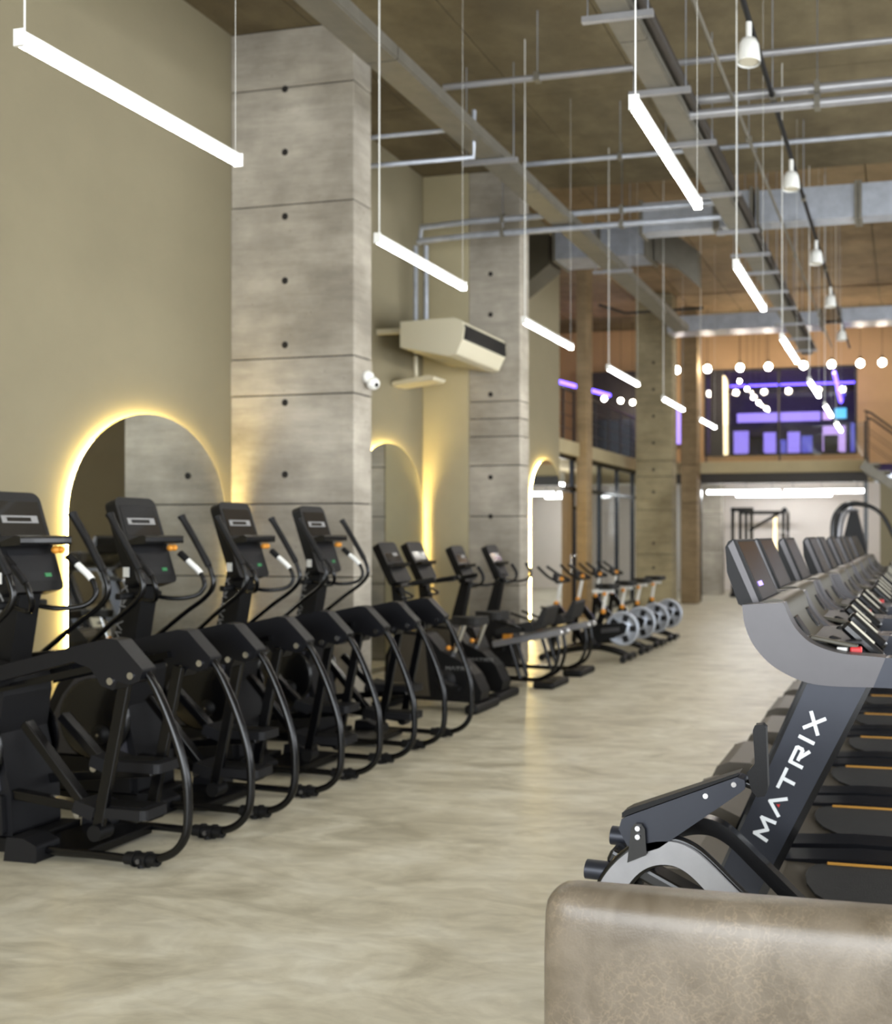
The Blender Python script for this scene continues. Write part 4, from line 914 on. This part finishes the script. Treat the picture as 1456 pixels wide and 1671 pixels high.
    for y in (0.164, Wd - 0.212):
        MB().prism([(-0.690, 1.604), (-0.670, 1.626), (-0.566, 1.385), (-0.586, 1.372)], y, y + 0.008).build('edge_trim', 'fairing_grey', s)
    return t
tm = make_treadmill()
tms = [tm] + [copy_tree(tm) for k in range(9)]
for k, o in enumerate(tms):
    o.location = ((0, -0.045, -0.03, 0.02, 0.01, 0.03, 0.04, 0.03, 0.05, 0.04)[k], 3.65 + 0.92 * k, 0)
    o['label'] = 'nearest treadmill, its dark upright lettered in white facing the camera' if k == 0 else ('last treadmill of the row, next to the stair climber' if k == 9 else '%s treadmill from the camera in the row at right' % ORD[k])
# lit status icon on the nearest treadmill screen
ic = MB().prism([(-0.584, 1.4615), (-0.576, 1.4435), (-0.5735, 1.4440), (-0.5815, 1.462)], 0.24, 0.34)
con = [c for c in tm.children if c.name.startswith('console')][0]
ic.build('screen_icon', 'screen_violet', con)

# stair climber after the treadmills
t = thing('stair_climber', (-0.95, 13.5, 0), 'tall black stair climber with silver hoop rails beyond the treadmills', 'stair climber')
MB().prism([(0.15, 0.05), (0.10, 0.9), (0.22, 1.25), (0.42, 1.25), (1.15, 0.35), (1.2, 0.05)], -0.33, 0.33).build('body', 'charcoal', t, 0.03)
for k in range(5):
    MB().box2((0.50 + k * 0.16, -0.28, 1.02 - k * 0.2), (0.72 + k * 0.16, 0.28, 1.06 - k * 0.2)).build('step', 'black_plastic', t, 0.01)
for s in (-1, 1):
    MB().tube(cr([(0.12, s * 0.36, 0.6), (0.04, s * 0.36, 1.1), (-0.02, s * 0.36, 1.75), (0.10, s * 0.36, 2.02), (0.35, s * 0.36, 2.06), (0.62, s * 0.36, 1.92), (0.85, s * 0.36, 1.5), (1.1, s * 0.36, 1.15), (1.15, s * 0.36, 0.4)], 6), 0.026).build('hoop_rail', 'black_steel', t)
    MB().tube(cr([(0.06, s * 0.31, 1.2), (0.06, s * 0.31, 1.7), (0.14, s * 0.31, 1.95), (0.3, s * 0.31, 1.98)], 6), 0.018).build('inner_rail', 'steel_tube', t)
    MB().box2((0.1, s * 0.34, 0), (1.2, s * 0.30, 0.08)).build('base_rail', 'black_plastic', t)
MB().prism([(0.20, 1.25), (0.12, 1.62), (0.20, 1.95), (0.30, 1.95), (0.42, 1.45), (0.38, 1.25)], -0.16, 0.16).build('console', 'black_plastic', t, 0.03)
MB().bar((0.22, -0.30, 2.0), (0.22, 0.30, 2.0), 0.03, 0.03).build('cross_bar', 'steel_tube', t)

# ================================================================ gym equipment in the lit rooms behind
def rack(label, x, y, name='power_rack', w=1.2, d=1.0, h=2.3):
    t = thing(name, (x, y, 0), label, 'rack', 'equipment behind the glazing')
    for sx in (-1, 1):
        for sy in (-1, 1):
            MB().box2((sx * w / 2 - 0.04, sy * d / 2 - 0.04, 0), (sx * w / 2 + 0.04, sy * d / 2 + 0.04, h)).build('post', 'black_steel', t)
        MB().box2((sx * w / 2 - 0.04, -d / 2, h - 0.08), (sx * w / 2 + 0.04, d / 2, h)).build('top_beam', 'black_steel', t)
    for sy in (-1, 1): MB().box2((-w / 2, sy * d / 2 - 0.04, h - 0.08), (w / 2, sy * d / 2 + 0.04, h - 0.001)).build('cross_beam', 'black_steel', t)
    b = MB().cyl((-w / 2 - 0.35, -d / 2 - 0.08, 1.15), (w / 2 + 0.35, -d / 2 - 0.08, 1.15), 0.015).build('barbell', 'chrome', t)
    for s in (-1, 1): MB().cyl((s * (w / 2 + 0.16), -d / 2 - 0.08, 1.15), (s * (w / 2 + 0.24), -d / 2 - 0.08, 1.15), 0.21, n=20).build('weight_plate', 'black_plastic', b)
    return t
rack('black power rack behind the left glazing', -8.0, 19.6)
rack('black power rack deeper behind the left glazing', -8.1, 22.2)
def cable_tower(label, x, y):
    t = thing('cable_machine', (x, y, 0), label, 'cable machine', 'equipment behind the glazing')
    for s in (-1, 1):
        MB().box2((s * 0.25 - 0.04, -0.05, 0), (s * 0.25 + 0.04, 0.05, 2.25)).build('post', 'black_steel', t)
    MB().box2((-0.3, -0.2, 0), (0.3, 0.5, 0.1)).build('base', 'black_plastic', t)
    MB().box2((-0.3, -0.06, 2.25), (0.3, 0.06, 2.36)).build('top_beam', 'black_steel', t)
    for k in range(12): MB().box2((-0.17, -0.06, 0.12 + k * 0.075), (0.17, 0.06, 0.185 + k * 0.075)).build('weight_plate', 'charcoal', t)
    MB().bar((0.2, -0.02, 1.75), (1.15, -0.2, 2.28), 0.07, 0.07).build('arm', 'black_steel', t)
    MB().cyl((1.15, -0.26, 2.28), (1.15, -0.14, 2.28), 0.07).build('pulley', 'black_plastic', t)
    MB().cyl((1.15, -0.2, 2.22), (1.15, -0.2, 1.75), 0.006, n=6).build('cable', 'steel_tube', t)
    MB().tube([(1.05, -0.2, 1.6), (1.1, -0.2, 1.72), (1.2, -0.2, 1.72), (1.25, -0.2, 1.6)], 0.012).build('handle', 'chrome', t)
cable_tower('black cable machine with raised arm in the lit room under the mezzanine', -4.25, 25.6)
rack('black rack with barbell beside the cable machine in the lit room', -3.9, 27.3)

# ================================================================ foreground: lever machine and leather sofa
t = thing('lever_machine', (-0.75, 3.28, 0), 'dark lever arm with upright grip above a grey arch, before the nearest treadmill', 'exercise machine')
X0 = -0.75
def arch_pts(o, n=8):
    return cr([(x - X0, z) + (0,) for x, z in o], n)
outer = [(-1.06, 0.02), (-1.06, 0.30), (-1.015, 0.47), (-0.91, 0.585), (-0.795, 0.624), (-0.69, 0.60), (-0.55, 0.48), (-0.40, 0.345), (-0.24, 0.22), (-0.10, 0.10)]
inner = [(-0.985, 0.02), (-0.985, 0.30), (-0.94, 0.43), (-0.875, 0.515), (-0.795, 0.546), (-0.715, 0.525), (-0.61, 0.43), (-0.46, 0.285), (-0.30, 0.15), (-0.16, 0.04)]
O2 = [(p.x, p.y) for p in arch_pts(outer)]; I2 = [(p.x, p.y) for p in arch_pts(inner)]
MB().strip(O2, I2, -0.10, -0.045).build('arch_plate', 'bright_paint', t, 0.004)
MB().tube([(x, -0.072, z) for x, z in O2], 0.015, 8).build('arch_rim', 'black_gloss', t)
MB().tube([(x, -0.072, z) for x, z in I2], 0.013, 8).build('inner_rim', 'black_gloss', t)
MB().strip([(x + 0.07, z + 0.03) for x, z in O2], [(x * 0.5 + i * 0.5 + 0.08, z * 0.5 + j * 0.5 + 0.01) for (x, z), (i, j) in zip(O2, I2)], 0.09, 0.14).build('rear_arch', 'black_gloss', t, 0.01)
MB().bar((-0.26, 0.02, 0.40 + 0.14), (0.62, 0.02, 0.13), 0.10, 0.05).build('connecting_beam', 'black_gloss', t, 0.012)
MB().box2((-0.36, -0.15, 0.0), (-0.20, 0.28, 0.06)).build('front_foot', 'black_plastic', t, 0.015)
MB().box2((0.52, -0.15, 0.0), (0.72, 0.28, 0.10)).build('rear_foot', 'charcoal', t, 0.02)
MB().prism([(0.40, 0.16), (0.42, 0.27), (0.50, 0.315), (0.60, 0.31), (0.66, 0.24), (0.66, 0.10), (0.45, 0.08)], -0.06, 0.10).build('end_housing', 'slate_paint', t, 0.02, 3)
lever = MB().prism([(-0.20, 0.655), (-0.19, 0.69), (-0.17, 0.70), (0.205, 0.852), (0.23, 0.842), (0.232, 0.815), (0.215, 0.80), (-0.06, 0.60), (-0.10, 0.585), (-0.17, 0.60)], -0.10, -0.03).build('lever_arm', 'slate_paint', t, 0.006)
MB().prism([(-0.19, 0.692), (-0.17, 0.703), (0.205, 0.855), (0.215, 0.868), (-0.165, 0.725), (-0.19, 0.71)], -0.096, -0.034).build('lever_pad', 'black_plastic', lever, 0.004)
for x, z in ((0.195, 0.828), (0.10, 0.785)):
    MB().cyl((x, -0.1005, z), (x, -0.107, z), 0.009).build('bolt', 'chrome', lever)
MB().cyl((0.23, -0.065, 0.825), (0.275, -0.065, 0.81), 0.014).build('grip_shaft', 'black_steel', lever)
MB().prism([(0.235, 0.865), (0.262, 0.895), (0.255, 1.005), (0.262, 1.022), (0.288, 1.025), (0.298, 1.015), (0.305, 0.82), (0.295, 0.79), (0.27, 0.785), (0.25, 0.805)], -0.085, -0.045).build('hand_grip', 'black_plastic', lever, 0.010, 3)
pv = MB().prism([(-0.165, 0.55), (-0.152, 0.665), (-0.14, 0.683), (-0.116, 0.683), (-0.104, 0.665), (-0.098, 0.58)], -0.118, -0.1005).build('pivot_bracket', 'black_gloss', t, 0.006)
for z in (0.668, 0.64): MB().cyl((-0.128, -0.1185, z), (-0.128, -0.125, z), 0.009).build('bolt', 'chrome', pv)
for x, z, y in ((-0.34, 0.485, -0.02), (-0.285, 0.57, 0.10)):
    MB().cyl((x + 0.13, y, z - 0.005), (x, y, z), 0.033, n=16).build('peg', 'slate_paint', t)
MB().bar((-0.22, 0.04, 0.50), (-0.22, 0.04, 0.03), 0.05, 0.05).build('front_post', 'black_steel', t)

# leather sofa: we look at the front of its backrest
t = thing('leather_sofa', (0.17, 1.60, 0), 'brown distressed leather sofa backrest in the right foreground', 'sofa')
def cushion(name, c, d, r, bulge, material):
    """rounded, slightly pillowed block"""
    nx, ny, nz = 36, 10, 18; m = MB(); hx, hy, hz = d[0] / 2, d[1] / 2, d[2] / 2
    def put(p):
        q = Vector(p); core = Vector((max(-hx + r, min(hx - r, q.x)), max(-hy + r, min(hy - r, q.y)), max(-hz + r, min(hz - r, q.z))))
        e = q - core
        if e.length > 1e-6: q = core + e.normalized() * min(r, e.length if e.length < r else r)
        fx = max(0, 1 - (q.x / hx) ** 4); fz = max(0, 1 - (q.z / hz) ** 4); fy = max(0, 1 - (q.y / hy) ** 2)
        q.y += math.copysign(bulge, q.y) * fx * fz * min(1, abs(q.y) / hy * 1.2)
        q.x += math.copysign(bulge * 0.5, q.x) * fz * fy * (abs(q.x) / hx) ** 6
        return q + Vector(c)
    def lin_(h, n): # denser near the ends
        return [h * math.sin(math.pi / 2 * (2 * k / n - 1)) for k in range(n + 1)]
    X, Y, Z = lin_(hx, nx), lin_(hy, ny), lin_(hz, nz)
    def sheet(f, A, B):
        vs = [put(f(a, b)) for a in A for b in B]; nb = len(B)
        m.add(vs, [(i * nb + j, (i + 1) * nb + j, (i + 1) * nb + j + 1, i * nb + j + 1) for i in range(len(A) - 1) for j in range(nb - 1)], True)
    for s in (-1, 1):
        sheet(lambda a, b: (a, s * hy, b), X, Z); sheet(lambda a, b: (a, b, s * hz), X, Y); sheet(lambda a, b: (s * hx, a, b), Y, Z)
    me = m.mesh(name); bm = bmesh.new(); bm.from_mesh(me); bmesh.ops.remove_doubles(bm, verts=bm.verts, dist=0.0008); bmesh.ops.recalc_face_normals(bm, faces=bm.faces)
    for f in bm.faces: f.smooth = True
    bm.to_mesh(me); bm.free(); me.materials.append(MATS[material])
    o = bpy.data.objects.new(name, me); COL.objects.link(o); o.parent = t
    return o
cushion('backrest', (0.012, 0.41, 0.640), (1.87, 0.115, 0.52), 0.05, 0.022, 'leather')
cushion('seat_cushion', (0, 0.03, 0.36), (1.86, 0.62, 0.17), 0.05, 0.012, 'leather')
MB().box2((-0.92, -0.26, 0.12), (0.92, 0.48, 0.27)).build('frame', 'leather', t, 0.02)
for x in (-0.85, 0.85):
    for y in (-0.2, 0.42): MB().cyl((x, y, 0), (x, y, 0.12), 0.02, 0.028).build('leg', 'black_steel', t)
